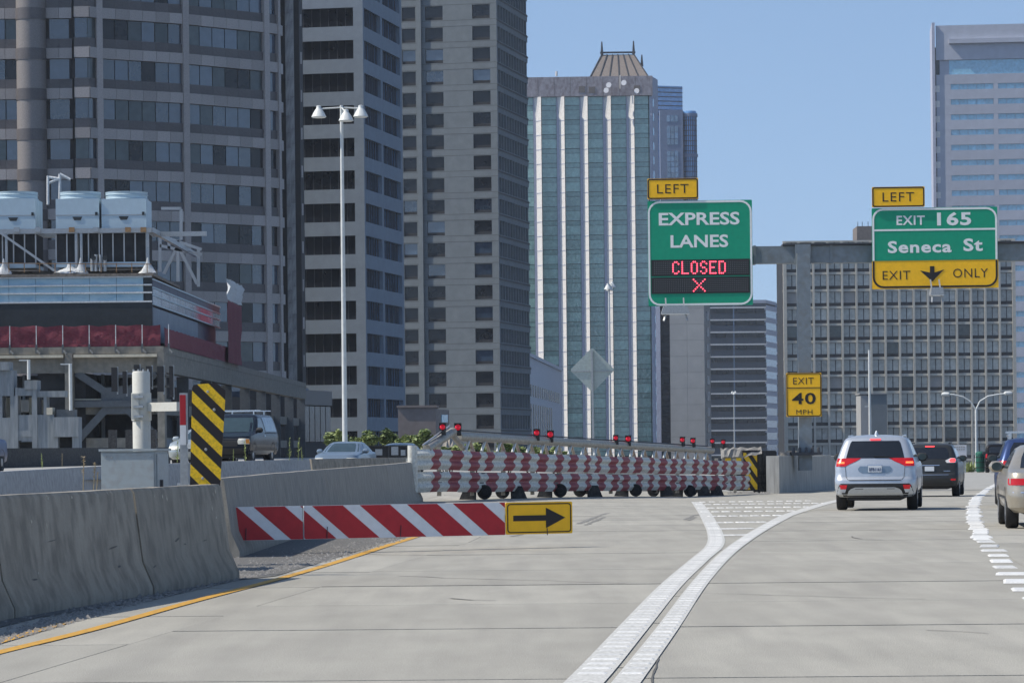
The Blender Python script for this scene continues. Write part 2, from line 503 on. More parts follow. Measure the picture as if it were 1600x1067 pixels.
# loose gravel beside the near barrier
poly = [gr(*a) for a in ((-80, 1000), (60, 965), (235, 938), (372, 906), (430, 900), (520, 873), (600, 848), (640, 838), (640, 820), (560, 822), (440, 828), (350, 845), (300, 880), (150, 915), (-80, 960))]
gs = mesh('gravel_shoulder', [(p.x, p.y, p.z + 0.004) for p in poly], [tuple(range(len(poly)))], 'gravel_dirt'); gs['kind'] = 'structure'
v, f = [], []
for _ in range(2600):
    a = rng.random()
    px = rng.uniform(0, 640); py0 = interp([(0, 1004), (235, 937), (372, 905), (520, 874), (640, 840)], px)[0]
    q = gr(px, py0 - abs(rng.gauss(0, 12)) + 2)
    r = rng.uniform(0.006, 0.022) * (1.6 if rng.random() < .08 else 1)
    i = len(v)
    v += [(q.x - r, q.y - r * .7, 0.003), (q.x + r, q.y - r * .6, 0.003), (q.x + r * .3, q.y + r, 0.003), (q.x + rng.uniform(-.3, .3) * r, q.y, r * 1.1)]
    f += [(i, i + 1, i + 3), (i + 1, i + 2, i + 3), (i + 2, i, i + 3)]
tag(mesh('gravel', v, f, 'stone_chip'), 'loose grey gravel strewn along the foot of the near concrete barrier', 'gravel', kind='stuff')

# ------------------------------------------------------------------ concrete barriers
JP = [(-.30, 0), (.30, 0), (.30, .08), (.19, .33), (.10, 1.03), (.07, 1.07), (-.07, 1.07), (-.10, 1.03), (-.19, .33), (-.30, .08)]
def barrier(path, label, m, group, hs=1.0, z_of=gz, wear=True):
    """one cast segment swept along a short path of plan points"""
    c = path[len(path) // 2]
    o_loc = Vector((c[0], c[1], z_of(c[0], c[1])))
    v, f = [], []
    n = len(JP)
    for i, p in enumerate(path):
        a, b = Vector(path[max(i - 1, 0)]), Vector(path[min(i + 1, len(path) - 1)])
        t = (b - a).normalized()
        s = Vector((t.y, -t.x))
        for x, z in JP:
            q = Vector(p) + s * x
            v.append((q.x, q.y, z_of(q.x, q.y) + z * hs + (rng.uniform(-.006, 0) if wear and z > 1.05 else 0)))
    for i in range(len(path) - 1):
        for k in range(n):
            f.append((i * n + k, i * n + (k + 1) % n, (i + 1) * n + (k + 1) % n, (i + 1) * n + k))
    f += [tuple(range(n - 1, -1, -1)), tuple(range((len(path) - 1) * n, len(path) * n))]
    f = [tuple(reversed(q)) for q in f]
    o = mesh('concrete_barrier', [Vector(a) - o_loc for a in v], f, m, None, 35)
    o.location = o_loc
    return tag(o, label, 'barrier', group)
def path_between(a, b, n=9):
    return [(lerp(a[0], b[0], i / n), lerp(a[1], b[1], i / n)) for i in range(n + 1)]
def base_to_axis(p, q):
    t = (q - p); t.z = 0; t.normalize()
    return Vector((-t.y, t.x, 0)) * 0.30
b0, b1, b2, b3 = gr(-190, 1008), gr(18, 966), gr(236, 929), gr(371, 904)
for a, b, lab in ((b0, b1, 'dark stained near concrete barrier segment cut off by the picture edge'),
                  (b1, b2, 'large dark stained concrete barrier segment in front of the grey cabinet'),
                  (b2, b3, 'dark stained end segment of the near concrete barrier below the chevron marker')):
    o = base_to_axis(b2, b3) * .9
    t = (b - a).normalized() * 0.028
    barrier(path_between(a + o + t, b + o - t), lab, 'barrier_dark', 'near concrete barrier segments')
mat('chip', (0.50, 0.46, 0.38), 0.95, var=0.2, scale=8)
mat('scuff', (0.13, 0.12, 0.105), 0.8, var=0.3, scale=10)
def on_barrier(a, b, t, h):
    """a point on the traffic face of a near segment"""
    p = a.lerp(b, t) + base_to_axis(b2, b3) * .9
    d = (b - a); d.z = 0; d.normalize()
    n = Vector((d.y, -d.x, 0))
    x = interp([(.08, .30), (.33, .19), (1.03, .10), (1.07, .07)], h)[0]
    return p + n * (x + .004) + Vector((0, 0, h - p.z))
for si, (a, b) in enumerate(((b0, b1), (b1, b2), (b2, b3))):
    ob = [o for o in COL.objects if o.name.startswith('concrete_barrier')][si]
    for nm, m, cnt in (('scuff', 'scuff', 4), ('chip', 'chip', 7)):
        for _ in range(cnt):
            t = rng.uniform(.05, .95)
            if nm == 'scuff':
                h, L, W, tilt = rng.uniform(.15, .75), rng.uniform(.03, .16), rng.uniform(.004, .014), rng.uniform(-.12, .2)
            else:
                h, L, W, tilt = rng.choice((rng.uniform(.95, 1.05), rng.uniform(.2, .9))), rng.uniform(.004, .012), rng.uniform(.01, .04), 0
            ln = (b - a).length
            L = L * 2.5 / ln if nm == 'scuff' else L
            n = 5
            top = [on_barrier(a, b, t + L * (i / n - .5), h + tilt * L * (i / n - .5) * 3 + W * math.sin(math.pi * (i + .3) / (n + .6)) * rng.uniform(.6, 1.2)) for i in range(n + 1)]
            bot = [on_barrier(a, b, t + L * (i / n - .5), h + tilt * L * (i / n - .5) * 3 - W * math.sin(math.pi * (i + .3) / (n + .6)) * rng.uniform(.6, 1.2)) for i in range(n + 1)]
            o = mesh(nm, [q - Vector(ob.location) for q in bot + top], [(i, i + 1, n + 2 + i, n + 1 + i) for i in range(n)], m, ob)
mids = [(gr(660, 783) + Vector((-.28, 0, 0))), at(597, 728, 74), at(500, 735, 59.5), at(420, 742, 50.5), at(338, 750, 43)]
mids = list(reversed(mids))
for k, (a, b) in enumerate(zip(mids, mids[1:])):
    lab = ['streaked grey concrete barrier segment directly behind the chevron marker', 'streaked grey barrier segment above the left end of the striped gate arm',
           'second last streaked grey barrier segment before the red and white rolling gate', 'last streaked grey barrier segment, its flared end touching the rolling gate'][k]
    t = (b - a); t.z = 0; t.normalize()
    barrier(path_between(a + t * .02, b - t * .02), lab, 'barrier_mid', 'streaked barrier segments behind the gate arm')
pale = [at(-90, 743, 56), at(0, 737, 64), at(157, 727, 82), at(335, 720, 105), at(480, 718.5, 122)]
for k, (a, b) in enumerate(zip(pale, pale[1:])):
    lab = ['pale grey concrete barrier segment at the left picture edge', 'pale grey barrier segment between the picture edge and the cabinet',
           'pale grey barrier segment hidden mostly behind the grey cabinet', 'pale grey barrier segment in front of the dark pickup'][k]
    t = (b - a); t.z = 0; t.normalize()
    barrier(path_between(a + t * .02, b - t * .02), lab, 'barrier_pale', 'pale barrier segments along the raised roadway', hs=1.0, z_of=lambda x, y: 0.0)
a, b = at(483, 718, 123), at(652, 715, 131)
barrier(path_between(a, b), 'dark concrete barrier below the black crash cushion', 'barrier_dark', None, hs=1.0, z_of=lambda x, y: 0.0)
# raised roadway beyond the pale barrier
rz_ = lambda X: min(.84, max(.26, .84 - (X + 11) * .12))
rows_ = [(50, -30, -12.6), (56, -30, -11.6), (64, -30, -10.6), (82, -30, -10.2), (105, -30, -9.9), (122, -30, -7.9), (132, -30, -4.3), (180, -30, -3.0), (225, -30, -14)]
v, f = [], []
for Y, xa, xb in rows_:
    for i in range(17):
        X = lerp(xa, xb, i / 16)
        v.append((X, Y, rz_(X)))
f = [(j * 17 + i, j * 17 + i + 1, (j + 1) * 17 + i + 1, (j + 1) * 17 + i) for j in range(len(rows_) - 1) for i in range(16)]
mesh('raised_roadway', v, f, 'concrete_far')['kind'] = 'structure'
w = [at(-60, 699, 118), at(157, 704.5, 139), at(262, 706, 150)]
for k, (a, b) in enumerate(zip(w, w[1:])):
    c = (a + b) / 2
    d = b - a
    o = box('parapet_wall', None, (c.x, c.y, 1.05), (math.hypot(d.x, d.y), .25, 1.1), 'black_weathered', math.atan2(d.y, d.x))
    tag(o, ['black parapet wall behind the blue car at the picture edge', 'black parapet wall beside the silver car behind the cabinet'][k], 'wall')
# ------------------------------------------------------------------ buildings
def glass(name, col, rough=0.06, ior=1.9, rnd=0.4, bump=0.008, bscale=0.4, metal=0.0):
    return mat(name, col, rough, metal=metal, var=0.2, scale=0.25, rnd=rnd, bump=bump, bscale=bscale, ior=ior, coords='World')
mat('granite', (0.40, 0.36, 0.335), 0.5, var=0.12, scale=1.5, rnd=0.16)
mat('granite_dark', (0.11, 0.10, 0.10), 0.4, var=0.15, scale=1.5, rnd=0.12)
mat('granite_round', (0.235, 0.215, 0.205), 0.5, var=0.12, scale=1.5)
mat('granite_pale', (0.34, 0.33, 0.32), 0.25, var=0.3, scale=0.6, stretch=(1, 1, .3), rnd=0.22)
glass('glass_blue', (0.035, 0.055, 0.085), ior=2.0)
glass('glass_dark', (0.010, 0.012, 0.017), rough=0.15, ior=1.45, rnd=0.3)
glass('glass_sky', (0.10, 0.17, 0.26), ior=2.3, bump=0.01)
glass('glass_blue_bright', (0.11, 0.26, 0.50), ior=2.2, rnd=0.2)
glass('glass_green', (0.25, 0.40, 0.34), ior=2.0, rnd=0.2, bump=0.03, bscale=0.3)
glass('glass_green_deep', (0.19, 0.32, 0.27), ior=2.0, rnd=0.14, bump=0.02, bscale=0.35)
glass('glass_grey', (0.38, 0.39, 0.365), ior=1.7, rnd=0.25)
glass('glass_navy', (0.022, 0.032, 0.055), ior=1.5, rnd=0.2)
glass('glass_slate', (0.05, 0.068, 0.07), ior=1.6, rnd=0.4)
glass('glass_band', (0.06, 0.11, 0.20), ior=1.9, rnd=0.2)
glass('glass_pale', (0.22, 0.46, 0.60), ior=2.2, rnd=0.12)
mat('core_dark', (0.02, 0.021, 0.024), 0.7, var=0.2, scale=0.5)
mat('concrete_blue', (0.23, 0.275, 0.325), 0.8, var=0.08, scale=0.2, rnd=0.03, stain=(0.21, 0.245, 0.285), stain_amt=0.4, stain_scale=0.3, coords='World')
mat('concrete_grey', (0.185, 0.208, 0.218), 0.85, var=0.08, scale=0.2, rnd=0.03, stain=(0.15, 0.17, 0.18), stain_amt=0.35, stain_scale=0.15, coords='World')
mat('seam', (0.10, 0.105, 0.105), 0.9, var=0.1)
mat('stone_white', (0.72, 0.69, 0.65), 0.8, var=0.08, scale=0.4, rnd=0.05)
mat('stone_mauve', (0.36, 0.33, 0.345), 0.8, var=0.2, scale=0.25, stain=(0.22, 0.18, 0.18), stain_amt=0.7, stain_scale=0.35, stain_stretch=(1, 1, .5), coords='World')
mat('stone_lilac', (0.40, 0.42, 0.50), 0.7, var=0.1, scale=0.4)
mat('roof_brown', (0.20, 0.17, 0.15), 0.7, var=0.12, scale=0.4)
mat('dark_metal', (0.05, 0.052, 0.06), 0.5, var=0.2)
mat('panel_beige', (0.50, 0.475, 0.41), 0.85, var=0.08, scale=0.3, rnd=0.05)
mat('louvre_dark', (0.035, 0.035, 0.038), 0.7, var=0.2, rnd=0.15)
mat('granite_mauve', (0.17, 0.215, 0.31), 0.7, var=0.1, scale=0.2)
mat('concrete_lilac', (0.43, 0.45, 0.51), 0.85, var=0.06, scale=0.1, rnd=0.05)
mat('concrete_plain', (0.36, 0.36, 0.35), 0.85, var=0.06, scale=0.1, stain=(0.30, 0.30, 0.30), stain_amt=0.5, stain_scale=0.08, coords='World')
mat('white_wall', (0.60, 0.61, 0.64), 0.8, var=0.05, scale=0.2)
mat('brown_wall', (0.30, 0.25, 0.225), 0.9, var=0.1, scale=0.5)
mat('rubble', (0.25, 0.235, 0.21), 0.95, var=0.4, scale=1.5, bump=0.05, bscale=2, coords='World')

def inset_core(parent, left, pc, far, z1, ins, m):
    fa, fb = Face(parent, left, pc), Face(parent, pc, far)
    a, b, c = left - fa.n * ins, pc - fa.n * ins - fb.n * ins, far - fb.n * ins
    prism('core', parent, [a, b, c, c + (a - b)], GROUND, z1, m)
    return fa, fb

# --- dark granite tower with bowed bays, filling the upper left
def granite_tower():
    y0 = 335.0
    t = thing('granite_tower', 'tall dark granite office tower with bowed window bays, behind the rooftop cooling units', 'building', (ray(100) * y0, y0 + 8, GROUND))
    P = {}
    P['a'] = V2(ray(-60) * y0, y0); P['b'] = V2(ray(29) * y0, y0)
    P['c'] = V2(ray(75) * y0, y0); P['d'] = V2(ray(116) * y0, y0)
    P['e'] = V2(ray(119) * (y0 - 0.9), y0 - 0.9); P['f'] = V2(ray(143) * (y0 - 0.9), y0 - 0.9); P['g'] = V2(ray(158) * (y0 + 0.2), y0 + 0.2)
    d2 = V2(math.sin(R(57)), math.cos(R(57))); d3 = V2(math.sin(R(47)), math.cos(R(47))); d4 = V2(math.sin(R(38)), math.cos(R(38))); d5 = V2(math.sin(R(12)), math.cos(R(12)))
    P['h'] = on_line(P['g'], d2, 293); P['i'] = on_line(P['h'], d3, 419); P['j'] = on_line(P['i'], d4, 438); P['k'] = on_line(P['j'], d5, 444)
    ztop = H + (698 + 190) / F * y0
    order = 'abcdefghijk'
    pts = [P[k] for k in order]
    # the core stands 0.5 m behind the bays
    core = []
    for i, p in enumerate(pts):
        a, b = pts[max(i - 1, 0)], pts[min(i + 1, len(pts) - 1)]
        u = (b - a).normalized()
        core.append(p - V2(u.y, -u.x) * 0.5)
    core += [core[-1] + V2(-.6, 14), core[0] + V2(0, 34)]
    prism('core', t, core, GROUND, ztop - 3, 'core_dark')
    f2 = Face(t, P['g'], P['h'])
    zk = [f2.z(12.5 + 62.75 * k) for k in range(-3, 11)]
    segs = [('a', 'b', 5, 0), ('c', 'd', 2, 0), ('e', 'f', 1, 0), ('f', 'g', 1, 0), ('g', 'h', 6, .7), ('h', 'i', 6, .7), ('i', 'j', 1, .35), ('j', 'k', 1, 0)]
    for a, b, n, pil in segs:
        fc = Face(t, P[a], P[b])
        L = fc.L
        if pil:
            for s in ([0, L] if a == 'g' else [L]):
                nz = 30
                fc.box('pilaster', s - pil / 2, s + pil / 2, GROUND, ztop, -.5, .22, 'granite')
        e = pil / 2 if pil else 0.0
        w = (L - 2 * e) / n
        pier = 0.8 if (a, b) == ('c', 'd') else 0.0
        for z in zk:
            for i in range(n):
                s0, s1 = e + i * w, e + (i + 1) * w
                fc.box('granite_panel', s0 + .015, s1 - .015, z - 1.10, z, -.5, .10, 'granite')
                fc.box('sill_panel', s0 + .005, s1 - .005, z - 4.19, z - 3.22, -.5, -.10, 'granite_dark')
                if (a, b) in (('c', 'd'), ):
                    if i == 0:
                        fc.box('window', e + .35, e + 2 * w - .35, z - 3.20, z - 1.12, -.5, -.28, 'glass_blue')
                else:
                    fc.box('window', s0 + .05, s1 - .05, z - 3.20, z - 1.12, -.5, -.26, rng.choice(('glass_blue', 'glass_blue', 'glass_blue', 'glass_slate', 'glass_dark')))
    # the round shaft and its dark rings
    cc = (P['b'] + P['c']) / 2
    r = (P['c'] - P['b']).length / 2
    lathe('round_pier', t, [(r, GROUND), (r, ztop)], (cc.x, cc.y, 0), 'granite_round', 28)
    for z in zk:
        lathe('ring', t, [(r + .06, z - 1.3), (r + .06, z - .1)], (cc.x, cc.y, 0), 'granite_dark', 28)
    # bright polished pier and the notched corner beyond it
    yk = P['k'].y + 3.0
    fa = Face(t, V2(ray(449) * yk, yk), V2(ray(462.5) * yk, yk))
    box('shaft_wall', t, fa.pt(fa.L / 2, 20, -3).to_tuple(), (fa.L + 1.2, 5.9, 2 * (20 - GROUND) + 30), 'core_dark', fa.rz)
    z = GROUND + 1
    k = 0
    while z < ztop:
        hh = rng.uniform(1.3, 2.4)
        fa.box('granite_panel', 0.0, fa.L * .52, z, z + hh - .02, -.1, .10, 'granite_pale')
        fa.box('granite_panel', fa.L * .53, fa.L, z + .4, z + .4 + hh - .02, -.1, .09, 'granite_pale')
        z += hh
    fb = Face(t, V2(ray(462.6) * (yk + 1), yk + 1), V2(ray(472) * (yk + 2), yk + 2))
    for z in zk:
        fb.box('granite_panel', 0, fb.L, z - 3.6, z - 2.3, -1.5, .25, 'granite')
        fb.box('window', 0, fb.L * .6, z - 2.28, z + .55, -1.5, -.05, 'glass_sky')
    # braced base at street level
    yb = yk - 2
    fp = Face(t, V2(ray(437) * yb, yb), V2(ray(476) * yb, yb))
    zt = fp.z(607)
    fp.box('base_pier', 0, fp.L, GROUND, zt - 2.3, -1.2, 0, 'concrete_blue')
    fp.box('base_beam', -.2, fp.L + .2, zt - .5, zt, -1.2, .15, 'concrete_blue')
    for q in range(5):
        fp.box('base_post', fp.L * q / 4 - .15, fp.L * q / 4 + .15, zt - 2.3, zt - .5, -1, .05, 'concrete_blue')
    for q in range(2):
        a = fp.pt(fp.L * (.1 + .4 * q), zt - 3.0, .12); b = fp.pt(fp.L * (.45 + .4 * q), zt - 6.4, .12)
        bar('base_brace', t, a, b, .22, .22, 'granite_dark')
        a = fp.pt(fp.L * (.5 + .4 * q), zt - 3.0, .12)
        bar('base_brace', t, a, b, .22, .22, 'granite_dark')
granite_tower()

# --- blue grey concrete tower with long dark window strips
def strip_tower():
    pc = V2(ray(570, 350) * 375, 375.0)
    dR = V2(.2, 1).normalized(); dL = V2(-dR.y, dR.x)
    left, far = on_line(pc, dL, 463, 350), on_line(pc, dR, 630.5, 350)
    t = thing('strip_window_tower', 'blue grey concrete office tower with long dark window strips and pale street lamp before it', 'building', (pc.x - 5, pc.y + 10, GROUND))
    fa0 = Face(t, left, pc)
    zs = [fa0.z(11.4 + 50.9 * k, fa0.L) for k in range(-3, 14)]
    fa, fb = inset_core(t, left, pc, far, zs[0] + 1, .5, 'core_dark')
    hw = 29.2 * 375 / F
    sw = fa.s(555, 350)
    s2 = [(fb.s(a, 350), fb.s(b, 350)) for a, b in ((572, 597.5), (600.5, 627.5))]
    for k, z in enumerate(zs):
        zn = zs[k + 1] if k + 1 < len(zs) else GROUND
        fa.box('spandrel', 0, fa.L, zn, z - hw, -.5, 0, 'concrete_blue')
        fa.box('window', 0, sw, z - hw + .02, z - .02, -.5, -.42, 'glass_dark')
        for m in range(1, 7):
            fa.box('mullion', sw * m / 7 - .04, sw * m / 7 + .04, z - hw + .02, z - .02, -.42, -.38, 'dark_metal')
        fb.box('spandrel', .004, fb.L, zn, z - hw, -.5, -.003, 'concrete_blue')
        for a, b in s2:
            w = (b - a) / 7
            for m in range(7):
                fb.box('window', a + m * w + .03, a + (m + 1) * w - .03, z - hw + .02, z - .02, -.5, -.40, 'glass_sky')
            for m in range(8):
                fb.box('mullion', a + m * w - .03, a + m * w + .03, z - hw + .01, z - .01, -.5, -.22, 'concrete_blue' if m % 7 == 0 else 'dark_metal')
    zt = zs[0] + 1
    fa.box('corner_pier', sw, fa.L - .002, GROUND, zt, -.5, -.004, 'concrete_blue')
    fb.box('corner_pier', .006, s2[0][0], GROUND, zt, -.5, -.006, 'concrete_blue')
    fb.box('pier', s2[0][1], s2[1][0], GROUND, zt, -.5, -.006, 'concrete_blue')
    fb.box('pier', s2[1][1], fb.L, GROUND, zt, -.5, -.006, 'concrete_blue')
strip_tower()

# --- grey concrete tower with square windows and a finely gridded flank
def square_tower():
    pc = V2(ray(779, 350) * 470, 470.0)
    dR = V2(.225, 1).normalized(); dL = V2(-dR.y, dR.x)
    step = on_line(pc, dL, 662, 350)
    left, far = on_line(pc, dL, 600, 350), on_line(pc, dR, 827, 350)
    t = thing('square_window_tower', 'tall grey concrete tower with square dark windows and a finely gridded flank', 'building', (pc.x - 8, pc.y + 15, GROUND))
    fa0 = Face(t, left, pc)
    zs = [fa0.z(6.3 + 33.75 * k, fa0.L) for k in range(-3, 21)]
    fa, fb = inset_core(t, left, pc, far, zs[0] + 1, .45, 'core_dark')
    hw = 22 * 470 / F
    cols = [(fa.s(a, 350), fa.s(b, 350)) for a, b in ((604, 625), (631, 652), (667.5, 695), (741, 768.5))]
    edges = [0] + [x for c in cols for x in c] + [fa.L]
    n2 = 11
    a2, b2 = fb.s(780.5, 350), fb.s(825.3, 350)
    for k, z in enumerate(zs):
        zn = zs[k + 1] if k + 1 < len(zs) else GROUND
        fa.box('spandrel', 0, fa.L, zn, z - hw, -.45, 0, 'concrete_grey')
        for a, b in cols:
            fa.box('window', a, b, z - hw + .02, z - .02, -.45, -.28, 'glass_blue' if rng.random() < .25 else 'glass_dark')
            fa.box('window_sill', a + .02, b - .02, z - hw + .02, z - hw + .45, -.27, -.18, 'core_dark')
        for zz in (z + .12, z - hw - .12):
            fa.box('seam', 0, fa.L, zz - .03, zz + .03, -.02, .006, 'seam')
        fb.box('spandrel', .004, fb.L, zn, z - hw, -.45, -.003, 'concrete_grey')
        fb.box('ledge', .004, fb.L, z - hw - .35, z - hw - .15, -.1, .10, 'seam')
        w = (b2 - a2) / n2
        for m in range(n2):
            fb.box('window', a2 + m * w + .12, a2 + (m + 1) * w - .12, z - hw + .02, z - .02, -.45, -.30, 'glass_blue')
    zt = zs[0] + 1
    for a, b in zip(edges[0::2], edges[1::2]):
        fa.box('pier', a, b - .002, GROUND, zt, -.45, -.004, 'concrete_grey')
    for m in range(n2 + 1):
        s = a2 + m * w
        fb.box('pier', s - .20, s + .20, GROUND, zt, -.45, -.006, 'concrete_grey')
    fb.box('pier', .006, a2 - .2, GROUND, zt, -.45, -.007, 'concrete_grey')
    fa.box('corner_fin', fa.s(655, 350), fa.s(662, 350), GROUND, zt, 0, .5, 'concrete_grey')
square_tower()

# --- green glass tower with white stone fins and a hipped roof
def green_tower():
    y0 = 760.0
    pc = V2(ray(1021, 400) * y0, y0)
    dF = V2(1, -0.03).normalized()
    left = on_line(pc, dF, 818, 400)
    dR = V2(.228, 1).normalized()
    far = on_line(pc, dR, 1030.5, 400)
    t = thing('green_glass_tower', 'green glass tower with white stone fins and a brown hipped roof', 'building', (pc.x - 14, pc.y + 15, GROUND))
    k = y0 / F
    fa, fb = inset_core(t, left, pc, far, Face(t, left, pc).z(121, 20), .6, 'core_dark')
    zt = fa.z(120, 20)
    S = lambda px, py=400: fa.s(px, py)
    zb = fa.z(150.5, 20)
    fa.box('parapet', 0, fa.L + .2, zb, zt, -.6, .5, 'stone_mauve')
    for q in range(1, 8):
        fa.box('parapet_seam', fa.L * q / 8 - .05, fa.L * q / 8 + .05, zb, zt - .1, .5, .52, 'roof_brown')
    for px, pz in ((912, 140), (928, 141), (998, 140)):
        fa.box('vent', S(px - 5), S(px + 5), fa.z(pz + 5, 20), fa.z(pz - 5, 20), .5, .56, 'roof_brown')
    per = 36.33
    white0 = [839 + per * i + 0.6 for i in range(5)]
    pitch = 22.55 * k
    zk = [fa.z(186.5, 20) - pitch * i for i in range(-1, 24)]
    bays = []
    prev = 818
    for x in white0:
        bays.append((prev, x - 4.2)); prev = x + 8.6
    bays.append((prev, 1015.5)); bays.append((1016.2, 1020.8))
    for bi, (a, b) in enumerate(bays):
        s0, s1 = S(a), S(b)
        for z in zk:
            z1 = min(z + 15.3 * k, zb)
            if z1 - z > .3:
                fa.box('window', s0 + .05, s1 - .05, z + .06, z1 - .06, -.6, -.42, 'glass_green')
            fa.box('spandrel_glass', s0 + .05, s1 - .05, z - 7.1 * k, z - .06, -.6, -.46, 'glass_green_deep')
    for x in white0:
        s0, s1 = S(x), S(x + 8.2)
        # white fin splayed to catch the sun; flank shade is put in as lilac
        v, f = [], []
        for z, w in ((GROUND, 0), (fa.z(188, 20), 0), (fa.z(151, 20), .62)):
            a, b, c = fa.pt(s0 - w * 3.2 * k * 1.5, z, -.1 + .0), fa.pt(s1, z, 1.0), fa.pt(s1, z, -.5)
            v += [a, b, c]
        for q in range(2):
            i = q * 3
            f += [(i, i + 1, i + 4, i + 3), (i + 1, i + 2, i + 5, i + 4), (i + 2, i, i + 3, i + 5)]
        f.append((6, 7, 8))
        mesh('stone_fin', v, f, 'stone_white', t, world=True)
        fa.box('fin_shade', S(x - 4.1), s0, GROUND, zb, -.6, -.12, 'stone_lilac')
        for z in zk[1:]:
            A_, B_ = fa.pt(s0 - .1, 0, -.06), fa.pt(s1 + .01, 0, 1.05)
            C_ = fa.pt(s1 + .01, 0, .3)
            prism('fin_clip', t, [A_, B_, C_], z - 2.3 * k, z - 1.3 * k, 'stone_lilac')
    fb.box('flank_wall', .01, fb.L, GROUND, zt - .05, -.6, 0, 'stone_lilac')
    for z in zk:
        fb.box('window', fb.L * .12, fb.L * .3, z - 3 * k, z + 9 * k, 0, .05, 'glass_pale')
    # hipped roof with ridge frame and spikes
    cz = zt
    ycen = y0 + 16
    b0, b1 = at(918, 119, ycen), at(1013, 117, ycen)
    r0, r1 = at(940, 87, ycen), at(990, 86, ycen)
    dp = 9.0
    v = [(b0.x, ycen - dp, cz), (b1.x, ycen - dp, cz), (b1.x, ycen + dp, cz), (b0.x, ycen + dp, cz),
         (r0.x, ycen - 1.2, r0.z), (r1.x, ycen - 1.2, r0.z), (r1.x, ycen + 1.2, r0.z), (r0.x, ycen + 1.2, r0.z)]
    roof = mesh('roof', v, BOXF, 'roof_brown', t, world=True)
    for q in range(7):
        f = q / 6
        p, s = Vector(v[0]).lerp(Vector(v[1]), f), Vector(v[4]).lerp(Vector(v[5]), f)
        under(bar('roof_rib', None, p + Vector((0, -.1, 0)), s + Vector((0, -.1, .05)), .22, .22, 'dark_metal'), roof)
    under(bar('ridge_rail', None, (r0.x - .4, ycen - 1.3, r0.z + .5), (r1.x + .4, ycen - 1.3, r0.z + .5), .4, .4, 'dark_metal'), roof)
    for px, p0, p1 in ((940.5, 86, 65.5), (990, 85, 64.5), (1003, 104, 86)):
        a = at(px, p0, ycen - 1.3); b = at(px, p1, ycen - 1.3)
        under(rod('roof_spike', None, a, (a.x, a.y, b.z), .38, 'dark_metal', 6, r1=.14), roof)
    for px, py in ((952.5, 134), (976, 130.5), (948, 142), (995.5, 143)):
        p = at(px, py, y0 - 1.4)
        d = lathe('dish', t, [(.05, 0), (.55, -.12), (.62, -.35 - (.25 if py < 136 else 0)), (.66, -.42 - (.25 if py < 136 else 0))], p, 'white_wall', 12, rot=(R(-95), 0, R(-20)))
    rod('aerial', t, at(869.5, 119.5, y0 + 3), at(869.5, 112, y0 + 3), .3, 'stone_white', 6)
    rod('aerial', t, at(969, 139, y0 - 1), at(969, 118, y0 - 1), .12, 'stone_white', 6)
green_tower()

# --- blue glass tower with a rounded bay, behind the green one
def blue_tower():
    y0 = 1000.0
    t = thing('blue_glass_tower', 'far blue glass tower with stepped top and rounded bay behind the green tower', 'building', (ray(1058) * y0, y0 + 10, GROUND))
    k = y0 / F
    z = lambda py, px=1060: at(px, py, y0).z
    X = lambda px, py=200: ray(px, py) * y0
    prism('upper_block', t, [V2(X(1020), y0 + 6), V2(X(1026, 130), y0 + 5), V2(X(1068.5, 150), y0 + 8), V2(X(1068.5, 150), y0 + 30), V2(X(1020), y0 + 30)], GROUND, z(131), 'glass_blue_bright')
    fa = Face(t, V2(X(1026, 150), y0 + 5), V2(X(1068.5, 150), y0 + 8))
    for q in range(7):
        fa.box('glass_rib', 0, fa.L, z(134 + 7 * q) - .12, z(134 + 7 * q) + .12, 0, .15, 'dark_metal')
    prism('stone_block', t, [V2(X(1031, 180), y0), V2(X(1067, 180), y0), V2(X(1067, 180), y0 + 6), V2(X(1031, 180), y0 + 6)], GROUND, z(172), 'granite_mauve')
    fs = Face(t, V2(X(1031, 200), y0), V2(X(1067, 200), y0))
    for p0, p1 in ((180, 191), (197, 227), (236, 278), (288, 330), (338, 380)):
        for q in range(3):
            n = max(1, round((p1 - p0) / 9))
            for r in range(n):
                a, b = lerp(p0, p1, r / n), lerp(p0, p1, (r + 1) / n)
                fs.box('window', fs.L * (.29 + .17 * q) + .08, fs.L * (.29 + .17 * (q + 1)) - .08, z(b) + .1, z(a) - .1, 0, .1, 'glass_sky')
    c = V2(X(1078, 200), y0 + 3)
    r = (X(1089.5, 200) - X(1066, 200)) / 2
    lathe('round_bay', t, [(r, GROUND), (r, z(176)), (r * .9, z(173))], (c.x, c.y, 0), 'glass_blue_bright', 24)
    for p in (177, 240, 306):
        lathe('stone_band', t, [(r + .25, z(p + 5)), (r + .25, z(p))], (c.x, c.y, 0), 'granite_mauve', 24)
    for q in range(10):
        a = R(-160 + 15 * q)
        box('mullion', t, (c.x + r * math.cos(a), c.y + r * math.sin(a), (z(178) + GROUND) / 2), (.25, .25, z(178) - GROUND), 'dark_metal')
    for q in range(22):
        lathe('glass_rib', t, [(r + .08, z(188 + 8 * q) - .12), (r + .08, z(188 + 8 * q) + .12)], (c.x, c.y, 0), 'dark_metal', 24)
blue_tower()

